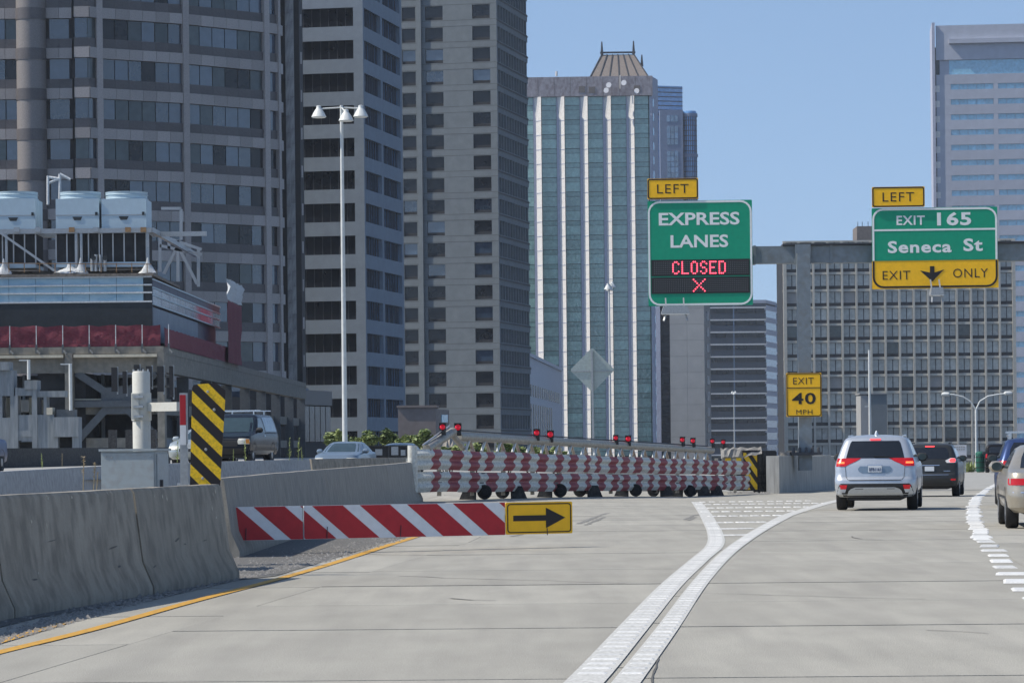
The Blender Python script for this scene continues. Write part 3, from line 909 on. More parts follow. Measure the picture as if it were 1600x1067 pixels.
# --- low white building with slot windows
def slot_building():
    p0 = V2(ray(822, 600) * 520, 520.0)
    d = V2(.065, 1).normalized()
    p1 = on_line(p0, d, 877, 600)
    t = thing('slot_window_building', 'low white building with narrow slot windows at the foot of the green tower', 'building', (p0.x, p0.y + 30, GROUND))
    fb = Face(t, p0, p1)
    zt = fb.z(551, 0)
    prism('wall', t, [p0, p1, p1 + V2(-30, 3), p0 + V2(-30, 3)], GROUND, zt, 'white_wall')
    for q in range(14):
        s = fb.L * (.10 + .86 * q / 14)
        fb.box('window', s, s + fb.L * .028, fb.z(617), fb.z(598), 0, .06, 'glass_dark')
        if q < 10:
            fb.box('window', s, s + fb.L * .028, fb.z(700), fb.z(629), 0, .06, 'glass_dark')
    fb.box('cornice', -.3, fb.L + .2, zt - .4, zt + .2, 0, .3, 'white_wall')
slot_building()

# --- plain concrete block below the overhead sign, and the banded block beside it
def plain_block():
    y0 = 640.0
    pc = V2(ray(1101, 580) * y0, y0)
    left = V2(ray(1030, 580) * (y0 + 1), y0 + 1)
    far = on_line(pc, V2(.228, 1).normalized(), 1110.5, 580)
    t = thing('plain_concrete_block', 'blank grey concrete building below the closed lanes sign', 'building', (pc.x - 4, pc.y + 10, GROUND))
    fa0 = Face(t, left, pc)
    zt = fa0.z(432)
    fa, fb = inset_core(t, left, pc, far, zt - .3, .5, 'core_dark')
    s0 = fa.s(1047, 580)
    n = 13
    for i in range(n):
        za, zb_ = lerp(GROUND, zt, i / n), lerp(GROUND, zt, (i + 1) / n)
        for q in range(2):
            fa.box('wall_panel', lerp(s0, fa.L, q / 2) + .015, lerp(s0, fa.L, (q + 1) / 2) - .015, za + .015, zb_ - .015, -.5, 0, 'concrete_plain')
        fa.box('window', .4, s0 - .1, za + .9, zb_ - .1, -.5, -.35, 'glass_dark')
        fb.box('wall_panel', .01, fb.L, za + .015, zb_ - .015, -.5, -.01, 'concrete_plain')
        fb.box('window', fb.L * .35, fb.L * .8, za + .8, zb_ - .6, -.01, .05, 'glass_dark')
    fa.box('corner_pier', -.6, .3, GROUND, zt, -.5, .1, 'stone_lilac')
plain_block()
def banded_block():
    y0 = 950.0
    pc = V2(ray(1197.5, 560) * y0, y0)
    left = V2(ray(1104, 560) * (y0 - 1), y0 - 1)
    far = on_line(pc, V2(.26, 1).normalized(), 1214, 560)
    t = thing('banded_office_block', 'dark blue office block with thin white bands between the signs', 'building', (pc.x - 8, pc.y + 12, GROUND))
    fa0 = Face(t, left, pc)
    k = y0 / F
    zt = fa0.z(469, 5)
    fa, fb = inset_core(t, left, pc, far, zt - .2, .5, 'core_dark')
    fa.box('parapet', 0, fa.L, zt - 5 * k, zt, -.5, .02, 'concrete_lilac')
    fb.box('parapet', .01, fb.L, zt - 5 * k, zt, -.5, .01, 'concrete_lilac')
    z = fa0.z(499.5, 5) + 19.15 * k
    for i in range(13):
        fa.box('band', 0, fa.L, z - .30, z + .12, -.5, .16, 'stone_white')
        fb.box('band', .01, fb.L, z - 4.2 * k, z + 3.2 * k, -.5, .05, 'concrete_lilac')
        fa.box('spandrel', 0, fa.L, z + .14, z + 10 * k, -.5, 0, 'glass_navy')
        for q in range(6):
            fa.box('window', lerp(0, fa.L, q / 6) + .1, lerp(0, fa.L, (q + 1) / 6) - .1, z - 8.4 * k, z - .32, -.5, -.2, 'glass_dark')
        fb.box('window', .2, fb.L, z - 15.5 * k, z - 4.3 * k, -.5, -.1, 'glass_sky')
        z -= 19.15 * k
    fa.box('pier', fa.s(1146, 560), fa.s(1148, 560), GROUND, zt, -.2, .05, 'glass_band')
banded_block()
def sliver():
    y0 = 1150.0
    t = thing('narrow_blue_tower', 'narrow far blue tower between the banded block and the gridded building', 'building', (ray(1216) * y0, y0 + 8, GROUND))
    fa = Face(t, V2(ray(1204, 560) * y0, y0), V2(ray(1234, 560) * y0, y0))
    zt = fa.z(474)
    fa.box('core', 0, fa.L, GROUND, zt, -14, -.5, 'core_dark')
    for i in range(16):
        z = lerp(GROUND, zt, i / 16)
        for q in range(4):
            fa.box('window', fa.L * q / 4 + .15, fa.L * (q + 1) / 4 - .15, z + .8, z + 3.0, -.5, -.2, 'glass_band')
        fa.box('spandrel', 0, fa.L, z - .1, z + .78, -.5, 0, 'stone_lilac' if i > 8 else 'granite_dark')
sliver()

# --- wide gridded office building behind the overhead signs
def grid_building():
    y0 = 650.0
    t = thing('gridded_office_building', 'wide beige office building with a regular grid of grey windows behind the exit sign', 'building', (ray(1400) * y0, y0 + 10, GROUND))
    k = y0 / F
    left, right = V2(ray(1224.5, 560) * y0, y0), V2(ray(1588, 560) * (y0 - 1), y0 - 1)
    far = on_line(left, V2(-.02, 1).normalized(), 1200, 560)
    fa = Face(t, left, right)
    zt = fa.z(379, 4)
    fa.box('core', .1, fa.L - .1, GROUND, zt - .2, -22, -.6, 'core_dark')
    xs = [1227.5 + 22.35 * i for i in range(17)]
    rows = 14
    pitch = 26.62 * k
    zb0 = fa.z(399, 4)
    for j in range(rows):
        z = zb0 - pitch * j
        for a, b in zip(xs, xs[1:]):
            s0, s1 = fa.s(a + 1.6, 560), fa.s(b - 1.6, 560)
            fa.box('louvre', s0, s1, z, z + 5.0 * k, -.6, -.35 - rng.uniform(0, .1), 'louvre_dark')  # shade on the louvre is put into its dark colour
            sm = (s0 + s1) / 2
            if rng.random() < .12:
                fa.box('window', s0 + .04, s1 - .04, z + 5.2 * k, z + 22.2 * k, -.6, -.42, 'glass_slate' if rng.random() < .5 else 'concrete_plain')
            else:
                fa.box('window', s0 + .04, s1 - .04, z + 5.2 * k, z + 22.2 * k, -.6, -.45, 'glass_grey')
                fa.box('mullion', sm - .08, sm + .08, z + 5.2 * k, z + 22.2 * k, -.44, -.40, 'louvre_dark')
        fa.box('floor_band', 0, fa.L, z - 4.0 * k, z - .02, -.6, .10, 'panel_beige')
    fa.box('roof_band', 0, fa.L, zb0 + 22.4 * k, zt, -.6, .12, 'panel_beige')
    for i, a in enumerate(xs):
        s = fa.s(a, 560)
        w = 1.6 if i not in (0, 16) else 2.6
        fa.box('pier', max(0.01, s - w * k), min(fa.L, s + w * k), GROUND, zt - .03, -.6, .32, 'panel_beige')
    s0, s1 = fa.s(1345, 560), fa.s(1364, 560)
    fa.box('penthouse', s0, s0 + 12, zt, fa.z(350.5, s0), -16, -6, 'roof_brown')
    for q in (.3, 1.2, 2.4, 3.6):
        rod('aerial', t, fa.pt(s0 + q, fa.z(350.5, s0), -7), fa.pt(s0 + q, fa.z(343, s0), -7), .07, 'dark_metal', 5)
grid_building()

# --- pale high-rise at the right edge
def pale_tower():
    y0 = 900.0
    t = thing('pale_high_rise', 'very tall pale lilac high rise with light blue window strips at the right edge', 'building', (ray(1540) * y0, y0 + 12, GROUND))
    k = y0 / F
    left, right = V2(ray(1462.5, 200) * y0, y0), V2(ray(1680, 200) * (y0 - 4), y0 - 4)
    fa = Face(t, left, right)
    z = lambda py: fa.z(py, 20)
    S = lambda px: fa.s(px, 200)
    zt = z(38)
    fa.box('wall', 1.2, fa.L, GROUND, zt, -25, -.6, 'concrete_lilac')
    fa.box('corner_fin', -.9, -.1, GROUND, zt + .8, -20, .6, 'stone_lilac')
    fa.box('recess', -.1, 1.2, GROUND, zt - 6, -20, -1.2, 'glass_dark')
    fa.box('top_band', .2, fa.L, z(92), zt, -.6, 0, 'concrete_lilac')
    fa.box('top_window', S(1484), fa.L, z(115), z(92) - .1, -.6, -.5, 'glass_pale')
    fa.box('top_shelf', S(1484), fa.L, z(67), z(60), 0, 1.2, 'concrete_lilac')
    zz = z(115)
    py = 115.0
    edges = [1464.5, 1486, 1553, 1560, 1627, 1634, 1678]
    ends = [(1486, 1553), (1560, 1627), (1634, 1678)]
    for j in range(27):
        t0, t1 = 130 + 23.75 * j, 138.6 + 23.75 * j
        fa.box('spandrel', .2, fa.L, z(t0), z(py), -.6, 0, 'concrete_lilac')
        for a, b in ends:
            n = 5
            for q in range(n):
                fa.box('window', S(lerp(a, b, q / n)) + .05, S(lerp(a, b, (q + 1) / n)) - .05, z(t1), z(t0), -.6, -.45, 'glass_pale')
        fa.box('balcony_block', -.05, 1.15, z(t1) - .6, z(t1) + 1.2, -1.2, .02, 'stone_white')
        py = t1
    for a, b in ((1464.5, 1486), (1553, 1560), (1627, 1634)):
        fa.box('pier', S(a) if a > 1470 else .2, S(b), z(py), z(115), -.6, -.01, 'concrete_lilac')
pale_tower()

# --- low blocks behind the raised roadway
def low_blocks():
    y0 = 262.0
    fa = Face(None, V2(ray(622, 660) * y0, y0), V2(ray(681, 660) * y0, y0))
    t = thing('brown_low_building', 'small windowless brown building behind the shrubs left of the rolling gate', 'building', (ray(655) * y0, y0 + 3, GROUND))
    fa.parent = t
    fa.box('wall', 0, fa.L, GROUND, fa.z(637), -6, 0, 'brown_wall')
    fa.box('roof_edge', -.1, fa.L + .12, fa.z(637) + .005, fa.z(633.5), -6.1, .12, 'brown_wall')
    fb = Face(t, fa.pt(fa.L, 0), fa.pt(fa.L, 0) + Vector((1.0, 5, 0)))
    fb.box('flank', 0, fb.L, GROUND, fa.z(640), -1, 0, 'brown_wall')
    fb.box('window', fb.L * .4, fb.L * .85, fa.z(660), fa.z(648), 0, .05, 'glass_pale')
    y1 = 342.0
    t = thing('dark_low_building', 'low dark building between the granite tower foot and the street lamp pole', 'building', (ray(497) * y1, y1 + 4, GROUND))
    fd = Face(t, V2(ray(468, 650) * y1, y1), V2(ray(519, 650) * (y1 + 12), y1 + 12))
    fd.box('wall', 0, fd.L, GROUND, fd.z(609), -6, -.3, 'core_dark')
    fd.box('roof_slab', 0, fd.L, fd.z(632), fd.z(609) + .02, -.3, 0, 'granite_dark')
    for q in range(6):
        fd.box('window', fd.L * q / 6 + .15, fd.L * (q + 1) / 6 - .1, fd.z(690), fd.z(634), -.3, -.15, 'glass_dark')
    v, f = [], []
    # rubble bank under the brown building
    q0, q1 = at(640, 690, 240), at(705, 690, 240)
    n = 14
    for j in range(3):
        for i in range(n + 1):
            v.append((lerp(q0.x, q1.x, i / n), 240 + j * 4, [0.2, 1.6, 2.3][j] + rng.uniform(-.25, .25)))
    f = [(j * (n + 1) + i, j * (n + 1) + i + 1, (j + 1) * (n + 1) + i + 1, (j + 1) * (n + 1) + i) for j in range(2) for i in range(n)]
    mesh('rubble_bank', v, f, 'rubble')['kind'] = 'structure'
low_blocks()
# ------------------------------------------------------------------ rolling gate of striped guard rails
GL, GR_ = at(664, 783, 86), at(1166, 772, 122)
GL = V2(GL.x, GL.y); GR_ = V2(GR_.x, GR_.y)
GD = (GR_ - GL); GLEN = GD.length; GD = GD / GLEN
GN = V2(GD.y, -GD.x)
gate = thing('rolling_gate', 'long red and white striped rolling gate on black wheels with red lamps', 'gate', ((GL.x + GR_.x) / 2, (GL.y + GR_.y) / 2, -0.25))
def gp(s, h, d=0.0):
    """point on the gate: s metres along it, h above its track, d towards the camera"""
    t = s / GLEN
    q = GL + GD * s + GN * d
    return Vector((q.x, q.y, -0.5 * max(0, t) + h * (1 - 0.08 * t)))
def gs(px, py=740):
    p = on_line(GL, GD, px, py)
    return (p - GL).dot(GD)
WP = [(0.00, .0), (.03, .02), (.11, .085), (.16, .085), (.23, .0), (.27, .0), (.35, .085), (.40, .085), (.47, .01), (.50, .0)]
def rail(h0, period0, flare):
    """one W-shaped beam, cut into its painted lengths: every red or white length is a piece"""
    s = -0.9
    k = 0
    while s < GLEN:
        L = lerp(.86, .72, s / GLEN) * rng.uniform(.85, 1.15)
        if k == 0: L = 1.0
        e = min(s + L, GLEN)
        v, f = [], []
        n = 5
        for i in range(n):
            q = lerp(s, e, i / (n - 1))
            for h, d in WP:
                sk = q + (h - .25) * .55                                # the stripes lean
                fl = 0.0
                if q < 0: fl = -0.35 * (q / -.9) ** 2
                dent = .03 * math.sin(q * 1.7 + h0 * 9) + .02 * math.sin(q * 5.1)
                v.append(gp(sk, h0 + h * 1.1 + .012 * math.sin(q * .9 + h0), d * .9 + .12 + fl + dent))
        m = len(WP)
        f = [(i * m + j, (i + 1) * m + j, (i + 1) * m + j + 1, i * m + j + 1) for i in range(n - 1) for j in range(m - 1)]
        v2 = [p + Vector((0, .012, 0)) for p in v]
        nn = len(v)
        f += [tuple(a + nn for a in reversed(q)) for q in f]
        mesh('rail_length', v + v2, f, 'rail_red' if k % 2 else 'rail_white', gate, 12, world=True)
        s = e
        k += 1
rail(.255, 1.5, 0)
rail(.855, 1.5, 0)
for h in (.78, 1.0, .5):
    bar('dark_backing', gate, gp(.2, h, -.02), gp(GLEN - .2, h, -.02), .22, .06, 'dark_metal')  # added dark strips that keep the gaps between the rails dark
# bull-nose plate at the barrier end
v = []
for i in range(7):
    a = R(-20 + 25 * i)
    for h in (.27, .85, 1.47):
        v.append(gp(-.95 - .14 * math.sin(a), h + (.0 if h < 1.4 else .04), -.02 + .14 * math.cos(a)))
mesh('bull_nose', v, [(i * 3 + j, (i + 1) * 3 + j, (i + 1) * 3 + j + 1, i * 3 + j + 1) for i in range(6) for j in range(2)], 'rail_white', gate, 60, world=True)
for s in [1.5 + 2.9 * i for i in range(13)]:
    bar('post', gate, gp(s, .15, -.1), gp(s, 1.5, -.1), .12, .12, 'gate_pipe')
# truss on top: round pipe, slanted end strut, webs
p0 = gs(716, 690)
rod('top_pipe', gate, gp(p0, 1.80), gp(gs(1112, 705), 1.80), .125, 'gate_pipe', 14)
rod('conduit', gate, gp(p0 - .1, 1.97), gp(gs(1105, 705), 1.95), .022, 'dark_metal', 6)
rod('end_strut', gate, gp(gs(664, 712), 1.42, .05), gp(gs(708, 680), 1.93), .12, 'gate_pipe', 12)
rod('end_strut', gate, gp(gs(660, 712), 1.52, .02), gp(gs(703, 674), 2.08), .03, 'galvanised', 8)
rod('end_strut', gate, gp(gs(728, 709), 1.40), gp(gs(705, 682), 1.88), .08, 'gate_pipe', 8)
s, k = gs(722, 705), 0
while s < gs(1118, 712) - 1:
    rod('web', gate, gp(s, 1.40, .1), gp(s + .62, 1.74, .02), .042, 'pole_paint', 8)
    rod('web', gate, gp(s + 1.35, 1.40, -.1), gp(s + .72, 1.74, -.02), .05, 'gate_pipe', 8)
    s += 1.45
lampside = [(686, 667, 11), (710, 667.5, 12), (833.5, 676, 11), (855, 678.5, 11.5), (957.5, 684, 8.5), (977, 685.5, 10), (1062, 687, 8.5), (1078.5, 688.5, 8.5), (1109, 689, 7.5), (1126, 690.5, 7.5)]
for px, py, w in lampside:
    s = gs(px, py)
    c = gp(s, 0, .10)
    z = at(px, py, c.y).z
    hw = w * c.y / F / 2 * .95
    h = thing_c = box('lamp_housing', gate, (c.x, c.y + .09, z), (2 * hw, .14, 2.0 * hw), 'black_plastic')
    o = lathe('lens', None, [(hw * .82, 0), (hw * .8, .03), (hw * .55, .06), (.02, .075)], (c.x, c.y + .018, z), 'lamp_red', 14, rot=(R(90), 0, 0)); under(o, h)
    o = box('hood', None, (c.x, c.y - .05, z + hw * 1.02), (2 * hw, .26, .03), 'black_plastic'); under(o, h)
    zp = gp(s, 1.86).z
    bar('lamp_bracket', gate, (c.x, c.y + .08, min(zp, z - hw)), (c.x, c.y + .08, z - hw * .9), .07, .07, 'dark_metal')
    box('junction', gate, (c.x + .03, c.y + .02, z - hw - .07), (.12, .12, .13), 'black_plastic')
for px, flip in ((745, 1), (797, -1), (864, 1), (917, -1), (983, 1), (1031, -1), (1068, 1), (1090, -1), (1110, -1)):
    s = gs(px, 775)
    c = gp(s, 0)
    g = gz(c.x, c.y)
    w = lathe('wheel', gate, [(.10, -.09), (.195, -.09), (.21, -.05), (.21, .05), (.195, .09), (.10, .09)], (c.x + .22 * flip, c.y - .02, g + .21), 'rubber', 20, rot=(R(90), 0, 0))
    o = lathe('hub', None, [(.10, 0), (.09, .1)], (c.x + .22 * flip, c.y - .10, g + .21), 'rubber', 10, rot=(R(90), 0, 0)); under(o, w)
    x = c.x - .18 * flip
    v = [(x - .16 - (.16 if flip > 0 else 0), g), (x + .16 + (.16 if flip < 0 else 0), g), (x + .17, g + .36), (x - .17, g + .36)]
    plate('foot', gate, v, c.y - .05, c.y + .25, 'black_weathered', world=True)
bar('wheel_beam', gate, gp(gs(725), .30, -.12), gp(gs(1130), .30, -.12), .14, .10, 'dark_metal')

# ------------------------------------------------------------------ crash cushion at the gate's far end, wall behind it
y0 = 123.5
cush = thing('crash_cushion', 'black crash cushion with yellow and black chevron face at the gate end', 'crash cushion', (ray(1175, 740) * y0, y0 + .5, gz(9, y0)))
kx = lambda px, py=740, Y=y0: at(px, py, Y).x
g = gz(9, y0) + .005
zt = at(1180, 702, y0).z
XA, XB, XC = kx(1137), kx(1184), kx(1216)
prism('core', cush, [(XA + .1, y0 + .3), (XB - .05, y0 + .05), (XC - .05, y0 + .35), (XC, y0 + 5), (XA + .2, y0 + 5)], g + .1, zt - .05, 'black_plastic')
# chevron panel: black plate with yellow bars
fc = Face(cush, (kx(1160), y0 - .25), (XB, y0))
fc.box('chevron_plate', 0, fc.L, g + .1, zt - .03, -.06, 0, 'sign_black')
def stripes(face, parent, s0, s1, z0, z1, slope, w, gap, off, m, d0, d1, name='stripe'):
    """slanted bars clipped to a rectangle of a facade"""
    n = int((z1 - z0 + abs(slope) * (s1 - s0)) / (w + gap)) + 3
    for i in range(-2, n + 2):
        a = z0 + off + i * (w + gap)
        poly = [(s0, a), (s1, a + slope * (s1 - s0)), (s1, a + w + slope * (s1 - s0)), (s0, a + w)]
        for side, lim, keep in ((1, z0, 1), (1, z1, -1)):
            out = []
            for j in range(len(poly)):
                p, q = poly[j], poly[(j + 1) % len(poly)]
                ip, iq = (p[1] - lim) * keep >= 0, (q[1] - lim) * keep >= 0
                if ip: out.append(p)
                if ip != iq:
                    t = (lim - p[1]) / (q[1] - p[1])
                    out.append((lerp(p[0], q[0], t), lim))
            poly = out
            if len(poly) < 3: break
        if len(poly) < 3: continue
        nn = len(poly)
        v = [face.pt(s, z, d1) for s, z in poly] + [face.pt(s, z, d0) for s, z in poly]
        f = [tuple(range(nn)), tuple(range(2 * nn - 1, nn - 1, -1))] + [(j, nn + j, nn + (j + 1) % nn, (j + 1) % nn) for j in range(nn)]
        mesh(name, v, f, m, parent, world=True)
stripes(fc, cush, .03, fc.L - .03, g + .15, zt - .12, -1.35, .30, .28, .1, 'marker_yellow', 0, .012)
fs = Face(cush, (XB + .01, y0 + .02), (XC, y0 + .6))
for q in range(5):
    fs.box('ribbed_panel', fs.L * q / 5 + .01, fs.L * (q + 1) / 5 - .02, g, zt - .03 - .02 * q, -.3, .02 + .03 * (q % 2), 'black_weathered')
for h in (.35, .72):
    fs.box('strap', 0, fs.L, g + h, g + h + .08, 0, .07, 'black_plastic')
# torn wrapping over the front top
v, f = [], []
n = 12
a, b = at(1126, 700, y0 - .3), at(1190, 702, y0 + .1)
for j in range(4):
    for i in range(n + 1):
        t = i / n
        v.append((lerp(a.x, b.x, t), lerp(a.y, b.y, t) - .2 + .22 * j + rng.uniform(-.05, .05), zt + .03 + [-.34, -.03, .05, 0][j] * (1 - .3 * t) + rng.uniform(-.05, .05)))
f = [(j * (n + 1) + i, j * (n + 1) + i + 1, (j + 1) * (n + 1) + i + 1, (j + 1) * (n + 1) + i) for j in range(3) for i in range(n)]
mesh('torn_wrap', v, f, 'dirty_wrap', cush, world=True)
fl = Face(cush, (kx(1128), y0 - .35), (kx(1161), y0 - .28))
fl.box('side_plate', 0, fl.L, zt - .75, zt - .22, -.1, -.02, 'dirty_wrap')
for q in range(2):
    fl.box('stripe', fl.L * (.15 + .5 * q), fl.L * (.4 + .5 * q), zt - .52, zt - .32, -.02, .0, 'marker_yellow')
v, f = [], []
for _ in range(160):
    q = at(rng.uniform(1130, 1195), 0, y0 - .5)
    x, y, r = q.x, y0 - rng.uniform(.3, 1.0), rng.uniform(.02, .07)
    i = len(v); z = gz(x, y)
    v += [(x - r, y - r, z), (x + r, y - r, z), (x, y + r, z), (x, y, z + r * 1.3)]
    f += [(i, i + 1, i + 3), (i + 1, i + 2, i + 3), (i + 2, i, i + 3)]
tag(mesh('debris', v, f, 'stone_chip'), 'broken rubble on the ground in front of the crash cushion', 'debris', kind='stuff')
a, b = at(1217, 712, 123), at(1345, 712, 146)
wall = thing('median_wall', 'pale concrete median wall between the crash cushion and the silver car', 'wall', ((a.x + b.x) / 2, (a.y + b.y) / 2, -.5))
fm = Face(wall, a, b)
for q in range(5):
    s0, s1 = fm.L * q / 5, fm.L * (q + 1) / 5
    zt0 = lerp(a.z, b.z, q / 5)
    fm.box('wall_panel', s0 + .01, s1 - .01, -1.0, zt0 - .02 * (q % 2), -.5, 0, 'wall_concrete')
for q in range(3):
    fm.box('cap', fm.L * (.13 + .07 * q), fm.L * (.19 + .07 * q), a.z, a.z + .14 + .03 * (q % 2), -.45, -.05, 'rubble')

# ------------------------------------------------------------------ overhead gantry and its signs
yg = 126.5
KG = yg / F
gx = lambda px, py=400: at(px, py, yg).x
gzz = lambda py, px=1250: at(px, py, yg).z
gan = thing('sign_gantry', 'grey steel cantilever gantry carrying the green overhead signs', 'gantry', (gx(1256, 700), yg, a.z))
cx0 = gx(1256.5, 560)
w = 20 * KG
box('column', gan, (cx0, yg, (gzz(396) + a.z) / 2 - .3), (w, .5, gzz(396) - a.z + .6), 'grey_steel')
box('base_plate', gan, (cx0, yg - .2, a.z + .06), (1.2, .7, .12), 'dark_metal')
for q in range(5):
    lathe('anchor_bolt', gan, [(.06, 0), (.06, .16), (.03, .2)], (cx0 - .5 + .25 * q, yg - .45, a.z + .12), 'dark_metal', 6)
zb0, zb1 = gzz(410.5, 1256), gzz(383.5, 1256)
bl, br = gx(1040), gx(1760)
box('beam', gan, ((bl + br) / 2, yg + .55, (zb0 + zb1) / 2), (br - bl, .6, zb1 - zb0), 'grey_steel')
box('beam_cap', gan, ((gx(1224) + br) / 2, yg + .5, zb1 + .05), (br - gx(1224), .8, .07), 'dark_metal')
box('beam_bracket', gan, (cx0, yg + .25, (zb0 + zb1) / 2), (.62, .35, zb1 - zb0 + .1), 'grey_steel')
for px in (1180, 1300):
    box('beam_flange', gan, (gx(px), yg + .55, (zb0 + zb1) / 2), (.10, .66, zb1 - zb0 + .06), 'grey_steel')
for px in (1060, 1130, 1400, 1520):
    box('sign_bracket', gan, (gx(px), yg + .12, gzz(395, px)), (.1, .28, 2.6), 'galvanised')
box('far_column', gan, (gx(1742, 560), yg, (gzz(396) - .8) / 2), (w, .5, gzz(396) + .8), 'grey_steel')

def panel_sign(name, label, px0, px1, py0, py1, Y, rad, body, border, bw, inset=0.012, pid=None, rz=R(-3)):
    """a sign standing upright at depth Y; returns the empty and a pixel-to-local mapping"""
    cxp, cyp = (px0 + px1) / 2, (py0 + py1) / 2
    c = at(cxp, cyp, Y)
    k = Y / F
    t = thing(name, label, 'sign', (c.x, c.y, c.z), rz)
    w, h = (px1 - px0) * k / 2, (py1 - py0) * k / 2
    plate('panel', t, rrect(-w, w, -h, h, .04), -.03, .03, body)
    if border:
        i0 = 0.5 * k
        ring_plate('border', t, rrect(-w + i0, w - i0, -h + i0, h - i0, rad), rrect(-w + i0 + bw, w - i0 - bw, -h + i0 + bw, h - i0 - bw, max(.02, rad - bw)), -.040, -.029, border)
    m = lambda px, py: ((px - cxp) * k, (cyp - py) * k)
    return t, m, k
t, M, k = panel_sign('overhead_sign', 'green express lanes sign with a red dot matrix display reading closed', 1012.5, 1175.5, 313.5, 477.5, yg - .3, .45, 'sign_green', 'sign_white', .075)
for body, c, w, h in (('EXPRESS', (1093, 342), 126, 20), ('LANES', (1093, 377), 90, 20)):
    x, z = M(*c)
    text('lettering', t, body, x, z, w * k, h * k, -.032, 'sign_white', bold=.022)
FONT = {'C': ' XX X  XX   X   X   X  X XX ', 'L': 'X   X   X   X   X   X   XXXX', 'O': ' XX X  XX  XX  XX  XX  X XX ', 'S': ' XX X  XX    XX    XX  X XX ',
        'E': 'XXXXX   X   XXX X   X   XXXX', 'D': 'XXX X  XX  XX  XX  XX  XXXX '}
def dots(name, parent, pts, r, y, m, kind=None):
    v, f = [], []
    for x, z in pts:
        i = len(v)
        v += [(x + r * math.cos(R(60 * q + 30)), y, z + r * math.sin(R(60 * q + 30))) for q in range(6)]
        f.append(tuple(range(i, i + 6)))
    o = mesh(name, v, f, m, parent)
    if kind: o['kind'] = kind
    return o
for (x0, x1, y0_, y1_), rows in (((1017.5, 1171, 405.5, 431), ['CLOSED']), ((1017.5, 1171, 433, 458.5), None)):
    a, b = M(x0, y1_), M(x1, y0_)
    disp = plate('display', t, [(a[0], a[1]), (b[0], a[1]), (b[0], b[1]), (a[0], b[1])], -.05, -.031, 'led_board')
    pitch = (b[0] - a[0]) / 53
    zc = (a[1] + b[1]) / 2
    zp = (b[1] - a[1]) / 8.6
    grid = {(i, j) for i in range(1, 52) for j in range(-3, 4)}
    lit = []
    if rows:
        for q, ch in enumerate('CLOSED'):
            cells = [(11 + 5 * q + n % 4, 3 - n // 4) for n, c in enumerate(FONT[ch]) if c == 'X']
            lit.append(cells)
    else:
        lit.append([(22 + i, j) for j in range(-3, 4) for i in (3 - j, 3 + j)])
    for cells in lit:
        o = dots('lit_letter', disp, [(a[0] + (i + .7) * pitch, zc + j * zp) for i, j in cells], pitch * .42, -.056, 'led_red')
        grid -= set(cells)
    dots('unlit_dots', disp, [(a[0] + (i + .7) * pitch, zc + j * zp) for i, j in sorted(grid)], pitch * .24, -.054, 'led_off', 'stuff')
def tab(px0, px1, py0, py1, label):
    t, M, k = panel_sign('tab_sign', label, px0, px1, py0, py1, yg - .3, .10, 'sign_yellow', 'sign_black', .05)
    x, z = M((px0 + px1) / 2, (py0 + py1) / 2)
    text('lettering', t, 'LEFT', x, z, 49 * k, 14 * k, -.032, 'sign_black', bold=-.004, font_space=1.15)
tab(1011.5, 1091, 279, 311.5, 'yellow left tab standing on the express lanes sign')
tab(1362.5, 1444.5, 292, 324, 'yellow left tab standing on the exit number sign')
t, M, k = panel_sign('overhead_sign', 'green and yellow overhead sign for exit 165 with a down arrow', 1363, 1558, 324.5, 450, yg - .3, .45, 'sign_green', None, 0)
(a0, a1), (b0_, b1_) = M(1363, 450.5), M(1558.5, 407)
plate('exit_only_panel', t, rrect(a0 - .01, b0_ + .01, a1 - .01, b1_, .03), -.045, -.028, 'sign_yellow')
o1, o2 = M(1363.6, 449.5), M(1557.6, 325.2)
lim = b1_
def half_border(name, m, upper):
    outer, inner = rrect(o1[0], o2[0], o1[1], o2[1], .42), rrect(o1[0] + .075, o2[0] - .075, o1[1] + .075, o2[1] - .075, .35)
    cl = (lambda z: max(z, lim + .01)) if upper else (lambda z: min(z, lim - .01))
    y = -.042 if upper else -.055
    ring_plate(name, t, [(x, cl(z)) for x, z in outer], [(x, cl(z)) for x, z in inner], y, y + .012, m)
half_border('border', 'sign_white', True)
half_border('border', 'sign_black', False)
x, z = M(1460.5, 359)
plate('divider', t, rrect(o1[0] + .05, o2[0] - .05, z - .035, z + .035, .01), -.041, -.029, 'sign_white')
for body, c, w, h, m, bd in (('EXIT', (1423.5, 344), 44, 14.5, 'sign_white', .02), ('165', (1491, 342.5), 53, 21, 'sign_white', .03), ('Seneca', (1437, 385.5), 99, 19, 'sign_white', .028), ('St', (1520, 383.5), 30, 20, 'sign_white', .028),
                             ('EXIT', (1400.5, 429.5), 43, 13.5, 'sign_black', -.004), ('ONLY', (1515.5, 427.5), 54, 14, 'sign_black', -.004)):
    x, z = M(*c)
    text('lettering', t, body, x, z, w * k, h * k, -.032 if m == 'sign_white' else -.047, m, bold=bd, font_space=1.1)
ar = [(1452.5, 416), (1459.5, 416), (1459.5, 426), (1474.5, 421.5), (1456, 440), (1437, 422.5), (1452.5, 426)]
plate('arrow', t, [M(*p) for p in reversed(ar)], -.057, -.044, 'sign_black')
